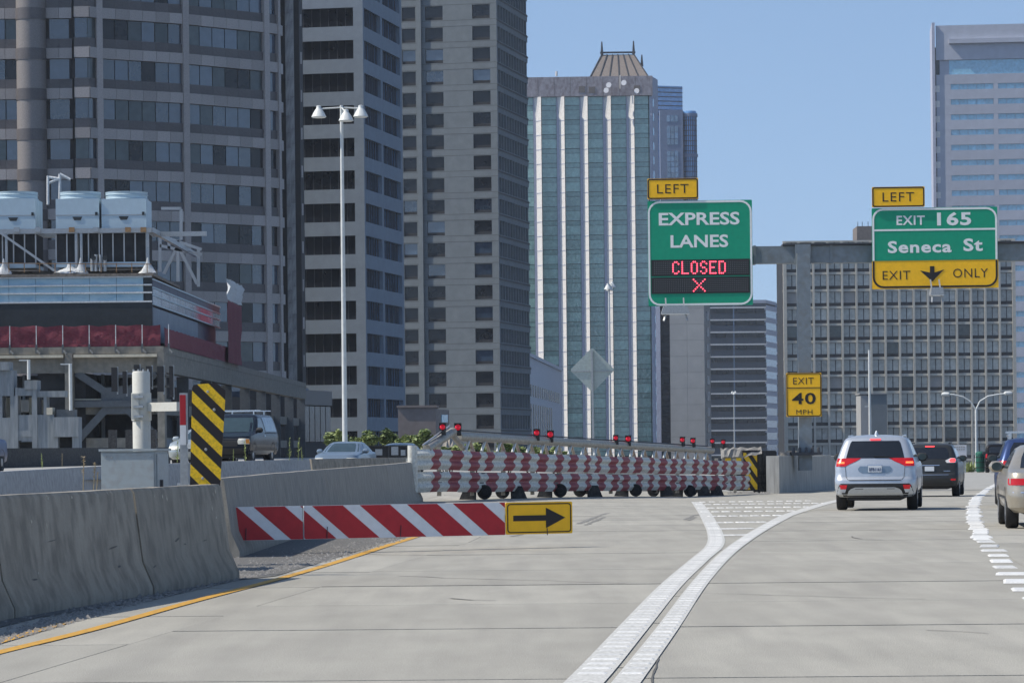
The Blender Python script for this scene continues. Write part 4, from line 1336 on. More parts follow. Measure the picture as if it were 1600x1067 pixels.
def floodlight(px, py, Y, label, wide):
    c = at(px, py, Y)
    t = thing('floodlight', label, 'lamp', (c.x, c.y, c.z))
    k = Y / F
    w = wide * k
    plate('housing', t, [(-w / 2, -.12), (w / 2, -.12), (w * .42, .16), (-w * .42, .16)], -.35, .25, 'galvanised')
    plate('lens', t, [(-w / 2 + .03, -.16), (w / 2 - .03, -.16), (w / 2, -.125), (-w / 2, -.125)], -.33, .2, 'sign_white')
    for s in (-1, 1):
        bar('arm', t, (s * w * .32, .1, .12), (s * w * .32, .45, .5), .05, .05, 'galvanised', world=False)
        bar('arm', t, (s * w * .34, -.1, -.12), (s * w * .42, -.3, -.42), .06, .06, 'galvanised', world=False)
floodlight(1463, 456, yg - .9, 'small grey floodlight hanging below the exit number sign', 21)
floodlight(1055, 485, yg - .9, 'long pale floodlight hanging below the express lanes sign', 44)
t, M, k = panel_sign('speed_sign', 'yellow exit 40 mph sign mounted on the gantry column', 1228.5, 1283.5, 582.5, 651, yg - .45, .10, 'sign_yellow', 'sign_black', .035)
for body, c, w, h, bd in (('EXIT', (1255.5, 595), 32, 10, -.004), ('40', (1256, 622.5), 37, 18, .02), ('MPH', (1256.5, 643.5), 25, 7, -.004)):
    x, z = M(*c)
    text('lettering', t, body, x, z, w * k, h * k, -.032, 'sign_black', bold=bd, font_space=1.1)
x, z = M(1256, 605.8)
plate('divider', t, rrect(-.66, .66, z - .015, z + .015, .005), -.041, -.029, 'sign_black')
bar('bracket', t, (0, .03, 0), (0, .42, 0), .3, .3, 'galvanised', world=False)

# diamond sign seen from behind
yd = 131.0
c = at(925.5, 578, yd)
t = thing('diamond_sign', 'grey back of a diamond sign on a post behind the rolling gate', 'sign', (c.x, c.y, 0))
d = 35.0 * yd / F
dm = rrect(-d / 1.414, d / 1.414, -d / 1.414, d / 1.414, .09)
plate('panel', t, [((x - z) * .7071, (x + z) * .7071 + c.z) for x, z in dm], -.01, .01, 'sign_back')
bar('post', t, (.02, -.07, -.3), (-.02, -.07, c.z + d * .88), .13, .08, 'galvanised', world=False)
bar('stiffener', t, (-d * .92, -.03, c.z - .05), (d * .92, -.03, c.z - .05), .03, .04, 'galvanised', world=False)

# ------------------------------------------------------------------ gate arm in the foreground
ya, yb = 44.0, 46.0
A0, A1 = at(355, 792, ya), at(893, 783, yb)
B0 = at(355, 845, ya)
arm = thing('swing_gate', 'low red and white striped gate arm blocking the lane beside the near barrier', 'gate', ((A0.x + A1.x) / 2, (ya + yb) / 2, 0))
fa = Face(arm, A0, A1)
zb_, zt_ = B0.z, A0.z
S = lambda px: fa.s(px, 815)
sA, sB, sC = 0.0, S(474), S(789)
for a, b in ((sA, sB - .01), (sB + .01, sC)):
    fa.box('board', a, b, zb_, zt_, -.03, 0, 'board_white')
def red_stripes(s0, s1, offs):
    for a in offs:
        w = S(428) - S(379)
        lean = S(437.5) - S(379)
        poly = [(a, zt_), (a + w, zt_), (a + w + lean, zb_), (a + lean, zb_)]
        for lim, keep in ((s0, 1), (s1, -1)):
            out = []
            for j in range(len(poly)):
                p, q = poly[j], poly[(j + 1) % len(poly)]
                ip, iq = (p[0] - lim) * keep >= 0, (q[0] - lim) * keep >= 0
                if ip: out.append(p)
                if ip != iq:
                    t = (lim - p[0]) / (q[0] - p[0])
                    out.append((lim, lerp(p[1], q[1], t)))
            poly = out
            if len(poly) < 3: break
        if len(poly) < 3: continue
        n = len(poly)
        v = [fa.pt(s, lerp(zb_ + .004, zt_ - .004, (z - zb_) / (zt_ - zb_)), .004) for s, z in poly]
        mesh('red_stripe', v, [tuple(reversed(range(n)))], 'board_red', arm, world=True)
red_stripes(sA, sB - .01, [S(x) for x in (321, 396, 469)])
red_stripes(sB + .01, sC, [S(x) for x in (419, 487.5, 562, 636, 707.5, 780)])
for px in (383, 510, 625):
    rod('whisker', arm, fa.pt(S(px), zb_ + .01, .015), fa.pt(S(px) + .01, zb_ + .17, .015), .006, 'dark_metal', 5)
bar('back_tube', arm, fa.pt(-.6, (zb_ + zt_) / 2, -.09), fa.pt(S(893), (zb_ + zt_) / 2, -.09), .1, .1, 'galvanised')
bar('hinge_post', arm, fa.pt(-.6, 0, -.09), fa.pt(-.6, 1.0, -.09), .15, .15, 'galvanised')
fr = Face(None, fa.pt(S(789.5), 0), A1)
sg = thing('arrow_sign', 'yellow sign with a black right arrow at the end of the striped gate arm', 'sign', fr.pt(fr.L / 2, (zb_ + zt_) / 2, .012), fr.rz)
w, h = fr.L / 2, (zt_ - zb_) / 2 - .005
plate('panel', sg, rrect(-w, w, -h, h, .02), -.012, .012, 'sign_yellow')
ring_plate('border', sg, rrect(-w + .02, w - .02, -h + .02, h - .02, .05), rrect(-w + .035, w - .035, -h + .035, h - .035, .035), -.018, -.010, 'sign_black')
ar = [(-.78, -.12), (.2, -.12), (.2, -.44), (.78, 0), (.2, .44), (.2, .12), (-.78, .12)]
plate('arrow', sg, [(x * w, z * h * 1.45) for x, z in ar], -.018, -.010, 'sign_black')
rod('whisker', sg, (.12, -.02, -h - .02), (.12, -.02, -h + .08), .006, 'dark_metal', 5, world=False)

# chevron object marker, its post, the fat post with its side arm, the cabinet
ym = 36.6
c = at(325, 680, ym)
t = thing('object_marker', 'yellow and black diagonal striped marker panel leaning above the near barrier', 'sign', (c.x, c.y, 0))
cor = [at(297, 760, ym), at(344, 763, ym), at(353, 610, ym), at(338, 598, ym), at(303, 601, ym), at(300.5, 606, ym)]
plate('panel', t, [(p.x - c.x, p.z) for p in cor], -.02, .0, 'sign_black')
# slanted yellow bars clipped to the leaning outline
def clip(poly, inside, cut):
    out = []
    for j in range(len(poly)):
        p, q = poly[j], poly[(j + 1) % len(poly)]
        a, b = inside(p), inside(q)
        if a >= 0: out.append(p)
        if (a >= 0) != (b >= 0):
            tt = a / (a - b)
            out.append((lerp(p[0], q[0], tt), lerp(p[1], q[1], tt)))
    return out
outline = [(297, 760), (344, 763), (353, 610), (338, 598), (303, 601), (300.5, 606)]
for y in (570, 606, 645.5, 684, 723, 762):
    hgt = 18.5
    poly = [(290, y - 6), (360, y - 6 + 70 * .98), (360, y - 6 + hgt + 70 * .98), (290, y - 6 + hgt)]
    for j in range(len(outline)):
        (x0, y0_), (x1, y1_) = outline[j], outline[(j + 1) % len(outline)]
        poly = clip(poly, lambda p: -((x1 - x0) * (p[1] - y0_) - (y1_ - y0_) * (p[0] - x0)), None)
        if len(poly) < 3: break
    if len(poly) < 3: continue
    P = [at(x, yy, ym) for x, yy in poly]
    mesh('stripe', [(p.x - c.x, -.024, p.z) for p in P], [tuple(range(len(P)))], 'marker_yellow', t)
for px, py in ((325, 612), (335, 640), (322, 702), (317, 747)):
    p = at(px, py, ym)
    lathe('bolt', t, [(.018, 0), (.012, .012)], (p.x - c.x, -.024, p.z), 'galvanised', 8, world=False, rot=(R(90), 0, 0))
bar('bracket', t, (-.24, .1, .75), (0, .02, .75), .05, .04, 'galvanised', world=False)
bar('bracket', t, (-.24, .1, 1.5), (0, .02, 1.5), .05, .04, 'galvanised', world=False)
yp = 36.9
c = at(287.5, 690, yp)
t = thing('marker_post', 'square grey post with red and white reflective strips beside the chevron marker', 'post', (c.x, c.y, 0))
ztop = at(287, 614, yp).z
box('post', t, (c.x, c.y, ztop / 2), (.085, .085, ztop), 'galvanised')
for m, p0, p1 in (('board_red', 617, 664), ('board_white', 664.2, 695)):
    z0, z1 = at(287, p1, yp).z, at(287, p0, yp).z
    box('reflective_strip', t, (c.x - .005, c.y - .046, (z0 + z1) / 2), (.068, .006, z1 - z0), m)
yq = 40.0
k = yq / F
c = at(221, 640, yq)
t = thing('gate_post', 'thick cream steel post with clamp collar and side arm above the grey cabinet', 'post', (c.x, c.y, 0))
zt2 = at(221, 580, yq).z
lathe('tube', t, [(.112, 0), (.112, zt2 - .02), (.10, zt2)], (c.x, c.y, 0), 'post_cream', 20)
z0, z1 = at(221, 657, yq).z, at(221, 614, yq).z
col = lathe('collar', t, [(.125, z0), (.125, z1)], (c.x, c.y, 0), 'post_cream', 20)
for q in range(3):
    under(box('clamp_bolt', None, (c.x - .02, c.y - .14, lerp(z0 + .05, z1 - .05, q / 2)), (.12, .05, .03), 'galvanised'), col)
under(box('clamp_plate', None, (c.x - .06, c.y - .12, (z0 + z1) / 2), (.09, .04, z1 - z0 - .02), 'post_cream'), col)
for q in range(4):
    lathe('cap_bolt', t, [(.012, 0), (.012, .025)], (c.x - .09 + .06 * q, c.y - .03, zt2), 'galvanised', 6)
a, b = at(232, 636, yq), at(282, 635, yq - .5)
bar('side_arm', t, a, b, .12, .11, 'post_cream')
yc = 38.2
p0, p1 = at(158, 735, yc), at(243, 735, yc - .05)
t = thing('utility_cabinet', 'grey metal utility cabinet standing behind the near barrier', 'cabinet', ((p0.x + p1.x) / 2, yc + .3, 0))
fa = Face(t, p0, p1)
zt3 = at(200, 705, yc).z
fb = Face(t, p1, p1 + Vector((.05, .9, 0)))
prism('body', t, [p0, p1, fb.pt(fb.L, 0), fb.pt(fb.L, 0) + (p0 - p1)], 0, zt3, 'cabinet_grey')
fa.box('lid', -.02, fa.L + .02, zt3 + .002, zt3 + .03, -.92, .03, 'cabinet_grey')
fa.box('front_panel', .02, fa.L - .02, .3, zt3 - .02, 0, .012, 'cabinet_grey')
fb.box('door', .05, fb.L - .04, .3, zt3 - .03, 0, .015, 'cabinet_grey')
fb.box('door_handle', fb.L * .25, fb.L * .3, .98, 1.1, .015, .05, 'dark_metal')
for s, z in ((.06, .06), (.13, .07), (fa.L - .06, .06)):
    p = fa.pt(s, zt3 - z, .012)
    lathe('rivet', t, [(.012, 0), (.008, .01)], p, 'galvanised', 6, rot=(R(90), 0, 0))

# ------------------------------------------------------------------ street lamps
def bell(parent, p, s, m='pole_paint'):
    o = lathe('lamp_shade', parent, [(.05 * s, .52 * s), (.11 * s, .50 * s), (.12 * s, .38 * s), (.17 * s, .32 * s), (.26 * s, .18 * s), (.345 * s, 0), (.36 * s, -.03 * s), (.33 * s, -.03 * s)], p, m, 18)
    lens = lathe('lens', None, [(.31 * s, -.06 * s), (.31 * s, -.035 * s)], p, 'sign_white', 14)
    under(lens, o)
def bell_mast(px, py0, pyb, Y, label, heads, tilt=0.0):
    k = Y / F
    top = at(px, py0, Y)
    base_z = GROUND if Y > 150 else 0
    t = thing('street_lamp', label, 'street lamp', (top.x, Y, base_z), 0, 'bell lamp masts beside the freeway')
    rod('pole', t, (top.x, Y, base_z), (top.x, Y, top.z), .15, 'pole_paint', 14, r1=.075)
    for dx, dy, dyy in heads:
        p = Vector((top.x + dx * k, Y + dyy, top.z + dy * k))
        bell(t, p, 1.0)
        rod('arm', t, (top.x, Y, top.z - .1), (p.x, p.y, p.z + .36), .035, 'pole_paint', 8)
bell_mast(533.5, 165, 690, 152, 'tall pale lamp mast with three bell shades before the blue grey tower', [(-35.5, -17, 0), (30, -17, 0), (8, -25, -.6)])
bell_mast(951.5, 444, 690, 300, 'slim lamp mast with bell shades before the green tower', [(-2, -8, -.4), (5.5, -4, .8), (1, -9, .5)])
bell_mast(1146.5, 612, 700, 820, 'tiny distant lamp mast before the banded office block', [(-2.5, -2, 0), (2.5, -2, 0), (0, -4, -.8)])
Y = 232.0
c = at(1526, 738, Y)
t = thing('twin_street_lamp', 'white street lamp with two curved arms beyond the dark car', 'street lamp', (c.x, Y, GROUND))
zf = at(1524, 640, Y).z
rod('pole', t, (c.x, Y, GROUND), (c.x, Y, zf), .12, 'pole_paint', 10, r1=.09)
for arm_pts in ([(1524, 640), (1517, 628), (1505, 620), (1490, 616.5), (1478, 616)], [(1524, 640), (1531, 627), (1544, 619), (1560, 616), (1575, 614.5)]):
    P = [at(x, y, Y) for x, y in arm_pts]
    P[0].x = c.x
    for a, b in zip(P, P[1:]):
        rod('arm', t, a, b, .055, 'pole_paint', 8)
    e = P[-1]
    s = 1 if arm_pts[-1][0] > 1524 else -1
    lathe('lamp_head', t, [(.05, -.3), (.15, -.2), (.16, .15), (.08, .32)], e, 'pole_paint', 10, rot=(0, R(90) * s, 0))
Y = 236.0
c = at(1359.5, 680, Y)
t = thing('slim_mast', 'slim pale mast with a small cross arm behind the silver car', 'mast', (c.x, Y, GROUND))
rod('pole', t, (c.x, Y, GROUND), (c.x, Y, at(1359, 547, Y).z), .13, 'pole_paint', 10, r1=.08)
p = at(1351, 635, Y)
bar('cross_arm', t, (p.x, Y, p.z), (c.x + .1, Y, p.z), .06, .06, 'pole_paint')
t = thing('equipment_block', 'blank grey concrete block behind the slim mast', 'block', (at(1365, 650, 300).x, 300, GROUND))
fa = Face(t, at(1345, 650, 300), at(1386, 650, 300))
s1 = fa.s(1362, 650)
fa.box('wall', 0, s1 - .01, GROUND, fa.z(618.5), -4, 0, 'concrete_plain')
fa.box('wall', s1, fa.L, GROUND, fa.z(616), -4, .05, 'concrete_grey')
fa.box('roof_slab', -.1, fa.L + .1, fa.z(616), fa.z(614.5), -4.1, .15, 'concrete_plain')

# ------------------------------------------------------------------ wear on the road
mat('tyre_mark', (0.17, 0.165, 0.15), 0.85, var=0.3, scale=6, coords='World', stain=(0.30, 0.29, 0.26), stain_amt=1.0, stain_scale=3)
mat('crack', (0.10, 0.098, 0.09), 0.9, var=0.3, scale=5)
def crack(pts, half, name='road_crack', m='crack', jit=.05, keep=1.0):
    P = [gr(*a) for a in pts]
    Q = []
    for a, b in zip(P, P[1:]):
        n = max(3, int((b - a).length / .35))
        for i in range(n):
            q = a.lerp(b, i / n)
            Q.append(q + Vector((rng.uniform(-jit, jit), rng.uniform(-jit, jit) * 2, 0)))
    v = []
    for i, q in enumerate(Q):
        t = Q[min(i + 1, len(Q) - 1)] - Q[max(i - 1, 0)]; t.z = 0; t.normalize()
        w = half * rng.uniform(.4, 1.2)
        for sg in (-1, 1):
            p = q + Vector((t.y, -t.x, 0)) * w * sg
            v.append((p.x, p.y, gz(p.x, p.y) + .0035))
    o = mesh(name, v, [(2 * i, 2 * i + 1, 2 * i + 3, 2 * i + 2) for i in range(len(Q) - 1)], m)
    o['kind'] = 'structure'
for pts, h in (([(1330, 838), (1345, 842), (1405, 843)], .02), ([(620, 900), (780, 905), (1010, 912)], .018), ([(1060, 925), (1210, 930), (1500, 938)], .012), ([(700, 935), (820, 940)], .02), ([(540, 865), (700, 868), (850, 866)], .02), ([(1440, 985), (1600, 990)], .012)):
    crack(pts, h)
for pts, h in (([(1018, 1067), (1034, 1010), (1080, 940), (1108, 905)], .007),):
    crack(pts, h, jit=.006)
for pts, h in (([(1070, 812), (1082, 806), (1093, 803)], .05), ([(1076, 813), (1088, 807)], .04), ([(905, 818), (935, 806), (950, 801)], .07), ([(915, 820), (945, 807)], .05), ([(800, 838), (870, 822)], .05)):
    crack(pts, h, 'tyre_mark', 'tyre_mark', .02)

# ------------------------------------------------------------------ vehicles
def paint(name, col, metal=0.5, rough=0.32):
    return mat(name, col, rough, metal=metal, var=0.04, scale=3, coat=0.4 if col[0] > .1 else 0.1, spec=0.5 if col[0] > .1 else 0.12)
paint('paint_silver', (0.50, 0.53, 0.56), .55)
paint('paint_charcoal', (0.045, 0.048, 0.05), .4)
paint('paint_blue', (0.035, 0.06, 0.15), .3)
paint('paint_beige', (0.40, 0.36, 0.29), .5)
paint('paint_black', (0.012, 0.012, 0.014), .2)
paint('paint_slate', (0.012, 0.017, 0.027), .0, 0.22)
paint('paint_mint', (0.42, 0.46, 0.46), .5)
paint('paint_skyblue', (0.20, 0.26, 0.32), .5)
mat('car_glass', (0.012, 0.014, 0.017), 0.04, var=0.1, ior=1.6)
mat('car_glass_pale', (0.03, 0.05, 0.055), 0.04, var=0.1, ior=1.6)
mat('trim_black', (0.02, 0.02, 0.021), 0.6, var=0.15)
mat('tail_red', (0.33, 0.01, 0.015), 0.2, var=0.1, emit=(1, .02, .03), estr=.12)
mat('tail_lit', (0.6, 0.05, 0.02), 0.3, emit=(1.0, 0.10, 0.03), estr=2.6)
mat('brake_pink', (0.6, 0.05, 0.05), 0.3, emit=(1.0, 0.06, 0.07), estr=1.1)
mat('reflector_clear', (0.6, 0.6, 0.6), 0.2, var=0.1)
mat('amber', (0.75, 0.28, 0.04), 0.25, var=0.1)
mat('headlamp', (0.75, 0.72, 0.62), 0.15, var=0.15, scale=8)
mat('chrome', (0.65, 0.66, 0.68), 0.2, metal=0.9, var=0.05)
mat('plate_white', (0.62, 0.66, 0.70), 0.5, var=0.05)
mat('rim_grey', (0.25, 0.26, 0.27), 0.35, metal=0.7, var=0.1)

class Car:
    """body lofted from level plan sections; panels, glass and lamps are laid on that surface"""
    def __init__(self, name, label, levels, loc, rz, paintname, cat='car', group=None):
        self.T = levels
        self.t = thing(name, label, cat, loc, rz, group)
        self.paint = paintname
        self.loft()
    def lev(self, z):
        return interp(self.T, z)
    def ring(self, z):
        W, yr, yf, rc, rf, bow = self.lev(z)
        rc, rf = min(rc, W * .9), min(rf, W * .9)
        h = []
        for i in range(5):
            x = (W - rc) * i / 4
            h.append((x, yr + bow * (x / W) ** 2))
        yb = yr + bow * ((W - rc) / W) ** 2
        for i in range(1, 6):
            a = R(90 * i / 5)
            h.append((W - rc + rc * math.sin(a), yb + rc * (1 - math.cos(a))))
        for i in range(1, 8):
            h.append((W, lerp(yb + rc, yf - rf, i / 8)))
        for i in range(0, 6):
            a = R(90 * i / 5)
            h.append((W - rf + rf * math.cos(a), yf - rf + rf * math.sin(a)))
        for i in range(1, 4):
            h.append(((W - rf) * (1 - i / 4), yf))
        h.append((0, yf))
        return h + [(-x, y) for x, y in reversed(h[1:-1])]
    def loft(self):
        zs = []
        for a, b in zip(self.T, self.T[1:]):
            zs += [a[0], (a[0] + b[0]) / 2] if b[0] - a[0] > .15 else [a[0]]
        zs.append(self.T[-1][0])
        v, f = [], []
        for z in zs:
            r = self.ring(z)
            v += [(x, y, z) for x, y in r]
        n = len(r)
        for k in range(len(zs) - 1):
            for i in range(n):
                j = (i + 1) % n
                f.append((k * n + i, k * n + j, (k + 1) * n + j, (k + 1) * n + i))
        f += [tuple(range(n - 1, -1, -1)), tuple(range((len(zs) - 1) * n, len(zs) * n))]
        self.body = mesh('body', v, f, self.paint, self.t, 38)
    def end_y(self, x, z, front):
        W, yr, yf, rc, rf, bow = self.lev(z)
        x = min(abs(x), W - .004)
        if front:
            return yf if x < W - rf else yf - rf + math.sqrt(max(0, rf * rf - (x - W + rf) ** 2))
        if x < W - rc: return yr + bow * (x / W) ** 2
        return yr + bow * ((W - rc) / W) ** 2 + rc - math.sqrt(max(0, rc * rc - (x - W + rc) ** 2))
    def side_x(self, y, z):
        W, yr, yf, rc, rf, bow = self.lev(z)
        yb = yr + bow
        if y < yb + rc: return W - rc + math.sqrt(max(0, rc * rc - (min(rc, yb + rc - y)) ** 2))
        if y > yf - rf: return W - rf + math.sqrt(max(0, rf * rf - (min(rf, y - yf + rf)) ** 2))
        return W
    def end(self, name, rows, m, off=.006, front=False, nx=8, parent=None):
        """panel on the rear (or front): rows of (z, x0, x1)"""
        sub = []
        for a, b in zip(rows, rows[1:]):
            for q in range(3): sub.append([lerp(p, r, q / 3) for p, r in zip(a, b)])
        sub.append(rows[-1])
        v = []
        for z, a, b in sub:
            for i in range(nx + 1):
                x = lerp(a, b, i / nx)
                y = self.end_y(x, z, front)
                v.append((x, y + (off if front else -off), z))
        f = [(j * (nx + 1) + i, j * (nx + 1) + i + 1, (j + 1) * (nx + 1) + i + 1, (j + 1) * (nx + 1) + i) for j in range(len(sub) - 1) for i in range(nx)]
        flip = (sub[0][0] > sub[-1][0]) != front
        if flip: f = [tuple(reversed(q)) for q in f]
        return mesh(name, v, f, m, parent or self.t, 60)
    def side(self, name, rows, m, sg, off=.006, ny=6, parent=None):
        sub = []
        for a, b in zip(rows, rows[1:]):
            for q in range(3): sub.append([lerp(p, r, q / 3) for p, r in zip(a, b)])
        sub.append(rows[-1])
        v = [(sg * (self.side_x(lerp(a, b, i / ny), z) + off), lerp(a, b, i / ny), z) for z, a, b in sub for i in range(ny + 1)]
        f = [(j * (ny + 1) + i, j * (ny + 1) + i + 1, (j + 1) * (ny + 1) + i + 1, (j + 1) * (ny + 1) + i) for j in range(len(sub) - 1) for i in range(ny)]
        if sg < 0: f = [tuple(reversed(q)) for q in f]
        return mesh(name, v, f, m, parent or self.t, 60)
    def wheels(self, ys, r=.34, w=.225):
        Wb = self.lev(.5)[0]
        for y in ys:
            for sg in (-1, 1):
                x = sg * (Wb - w / 2 - .0)
                o = lathe('wheel', self.t, [(r * .62, -w / 2), (r * .93, -w / 2), (r, -w / 2 + .03), (r, w / 2 - .03), (r * .93, w / 2), (r * .62, w / 2)], (x, y, r), 'rubber', 26, world=False, rot=(0, R(90), 0))
                h = lathe('rim', o, [(.05, -w / 2 - .01), (r * .58, -w / 2 + .01), (r * .63, -w / 2 - .004), (r * .63, w / 2 + .004), (r * .58, w / 2 - .01), (.05, w / 2 + .01)], (0, 0, 0), 'rim_grey', 18, world=False)
                a = []
                for i in range(13):
                    t = R(180 * i / 12)
                    yy, zz = y + (r + .06) * math.cos(t), r + (r + .06) * math.sin(t)
                    zz = max(zz, self.T[0][0] + .005)
                    a.append((sg * (self.side_x(yy, zz) + .005), yy, zz))
                c = (sg * (self.side_x(y, self.T[0][0] + .02) + .005), y, self.T[0][0] + .01)
                mesh('wheel_well_shade', a + [c], [((i, i + 1, 13) if sg < 0 else (i + 1, i, 13)) for i in range(12)], 'trim_black', self.t)  # black patch on the body stands in for the shaded wheel well
    def underbody(self, y0, y1, z0=.2):
        z1 = self.T[0][0] + .02
        W = self.T[0][1] - .12
        v = [(x * s, lerp(y0, y1, q), z) for z, s in ((z0, .8), (z1, 1.0)) for x, q in ((-W, 0), (W, 0), (W, 1), (-W, 1))]
        mesh('underbody', v, BOXF, 'trim_black', self.t)
    def mirror(self, y, z, sides=(-1, 1), m='trim_black'):
        for sg in sides:
            x = sg * (self.side_x(y, z) + .12)
            o = lathe('mirror', self.t, [(.03, -.11), (.09, -.07), (.10, .0), (.085, .07), (.03, .1)], (x, y, z), m, 12, world=False, rot=(0, R(90), 0))
            o.scale = (1.0, .7, 1.25)
            bar('mirror_arm', self.t, (sg * (self.side_x(y, z) - .02), y, z - .04), (x, y, z - .04), .04, .05, m, world=False)
            lathe('mirror_glass', o, [(.075, -.02), (.075, 0)], (0, -.10, 0), 'car_glass_pale', 12, world=False, rot=(R(90), 0, 0))
    def plate_(self, z, body=None, w=.30, h=.15, y=None, front=False):
        yy = (self.end_y(0, z, False) - .03) if y is None else y
        o = plate('licence_plate', self.t, rrect(-w / 2, w / 2, z - h / 2, z + h / 2, .015), yy, yy + .015, 'plate_white')
        if body: text('lettering', o, body, 0, z - .01, w * .84, h * .5, yy - .001, 'paint_blue', bold=.01)
        return o

def suv_levels(w=.905, l=4.69, h=1.685, lift=0.0, roofw=1.0, tail=1.0):
    base_t = [(.30, .80, .16, 4.50, .15, .30, .05), (.36, .87, .06, 4.60, .18, .35, .06), (.50, .90, .00, 4.68, .20, .40, .08), (.66, .905, .00, 4.69, .20, .40, .08),
              (.71, .905, .025, 4.68, .20, .40, .08), (.75, .90, .07, 4.67, .18, .40, .08), (.98, .895, .10, 4.55, .16, .40, .08), (1.06, .88, .13, 4.05, .16, .4, .08),
              (1.12, .862, .16, 3.40, .16, .35, .08), (1.17, .845, .18, 3.20, .16, .3, .08), (1.40, .765, .32, 2.75, .14, .25, .08), (1.55, .705, .43, 2.40, .14, .25, .08),
              (1.60, .67, .47, 2.25, .16, .25, .08), (1.635, .60, .55, 2.1, .18, .25, .08), (1.665, .46, .72, 1.95, .2, .2, .05), (1.685, .2, 1.1, 1.7, .1, .1, 0)]
    out = []
    for z, W, yr, yf, rc, rf, bow in base_t:
        k = roofw if z > 1.15 else 1.0
        out.append((z * h / 1.685, W * w / .905 * (lerp(1, k, min(1, max(0, (z - 1.1) / .4)))), yr * (tail if z > .75 else 1), yf * l / 4.69, rc, rf, bow))
    return out
def heading(X, Y, extra=0.0):
    """the rotation that points a car's nose along the bend to the right"""
    return -R(extra)

# silver crossover
Y = 67.2
c = gr(1367.5, 797.5)
s = Car('silver_crossover', 'silver crossover car with lit tail lamps nearest on the exit lane', suv_levels(), (c.x, c.y, c.z), R(-9.3), 'paint_silver')
s.underbody(.25, 4.4, .22); s.wheels((.98, 3.65), .345, .23)
rw = s.end('rear_window', [(1.165, -.645, .645), (1.35, -.60, .60), (1.50, -.555, .555), (1.545, -.52, .52)], 'car_glass', .007)
bar('wiper', rw, (-.02, s.end_y(0, 1.2, False) - .03, 1.20), (.36, s.end_y(.36, 1.19, False) - .03, 1.185), .02, .02, 'trim_black', world=False)
s.end('brake_light', [(1.565, -.12, .12), (1.595, -.12, .12)], 'brake_pink', .02, nx=3)
for sg in (-1, 1):
    row = lambda z, a, b: (z, a, b) if sg > 0 else (z, -b, -a)
    tl = s.end('tail_light', [row(1.165, .31, .835), row(1.10, .42, .855), row(1.03, .58, .865), row(.985, .66, .868)], 'tail_red', .012, nx=10)
    s.end('lamp', [row(1.045, .68, .84), row(1.085, .68, .835)], 'tail_lit', .018, nx=5, parent=tl)
    rf = s.end('reflector', [row(.475, .64, .765), row(.57, .615, .785)], 'tail_red', .010, nx=4)
    s.end('lens', [row(.40, .665, .735), row(.475, .64, .765)], 'reflector_clear', .012, nx=4, parent=rf)
    s.side('side_window', [(1.18, 1.0, 3.0), (1.40, .85, 2.7), (1.52, .95, 2.45)], 'car_glass', sg)
    s.side('quarter_window', [(1.18, .42, .92), (1.40, .52, .82), (1.52, .66, .92)], 'car_glass', sg)
    s.side('sill_trim', [(.31, .3, 4.3), (.42, .2, 4.4)], 'trim_black', sg, .004)
    s.side('door_line', [(.50, 1.92, 1.935), (1.15, 1.92, 1.935)], 'trim_black', sg, .003)
    s.side('door_handle', [(.98, 1.6, 1.85), (1.01, 1.6, 1.85)], 'chrome', sg, .03)
    p0, p1 = Vector((sg * .60, .75, 1.655)), Vector((sg * .60, 2.1, 1.665))
    rod('roof_rail', s.t, p0, p1, .022, 'chrome', 8, world=False)
    for q in (p0, p1): rod('rail_foot', s.t, q - Vector((0, 0, .05)), q, .022, 'chrome', 6, world=False)
s.end('bumper_trim', [(.31, -.82, .82), (.40, -.85, .85), (.56, -.80, .80), (.60, -.76, .76)], 'trim_black', .004, nx=14)
s.end('skid_plate', [(.335, -.62, .62), (.44, -.585, .585), (.485, -.53, .53), (.515, -.44, .44)], 'paint_silver', .014, nx=10)
s.end('skid_slot', [(.478, -.44, -.26), (.49, -.44, -.26)], 'trim_black', .017, nx=3)
s.end('skid_slot', [(.478, .26, .44), (.49, .26, .44)], 'trim_black', .017, nx=3)
s.end('tailgate_seam', [(.668, -.56, .56), (.684, -.60, .60)], 'trim_black', .010, nx=10)
for sg in (-1, 1):
    row = lambda z, a, b: (z, a, b) if sg > 0 else (z, -b, -a)
    s.end('tailgate_seam', [row(.684, .585, .60), row(.74, .635, .645), row(.98, .655, .665)], 'trim_black', .006, nx=2)
s.end('plate_recess', [(.83, -.28, .28), (.87, -.36, .36), (.93, -.38, .38), (.985, -.33, .33)], 'paint_skyblue', .008, nx=8)  # sky reflection put into the recess as blue paint
s.plate_(.925, 'BFB1161', y=s.end_y(0, .925, False) - .035)
s.end('chrome_bar', [(1.00, -.17, .17), (1.015, -.17, .17)], 'chrome', .02, nx=4)
s.mirror(3.0, 1.17, m='trim_black')
lathe('shark_fin', s.t, [(.05, 0), (.04, .04), (.012, .10)], (0, .9, 1.67), 'paint_silver', 8, world=False)

# charcoal crossover ahead of it
c = gr(1452.5, 776)
s = Car('charcoal_crossover', 'charcoal crossover with glowing tail lamp half hidden behind the silver crossover', suv_levels(.92, 4.65, 1.73), (c.x, c.y, c.z), R(-10.8), 'paint_charcoal')
s.underbody(.25, 4.4, .24); s.wheels((.98, 3.65), .355, .24)
s.end('rear_window', [(1.22, -.62, .62), (1.40, -.60, .60), (1.54, -.55, .55), (1.58, -.5, .5)], 'car_glass', .007)
s.end('brake_light', [(1.60, -.15, .15), (1.635, -.15, .15)], 'brake_pink', .02, nx=3)
s.end('chrome_bar', [(1.00, -.32, .32), (1.025, -.32, .32)], 'chrome', .015, nx=6)
s.end('bumper_crease', [(.70, -.60, .60), (.715, -.62, .62)], 'chrome', .012, nx=8)
s.end('badge', [(.822, .45, .66), (.836, .45, .66)], 'chrome', .012, nx=3)
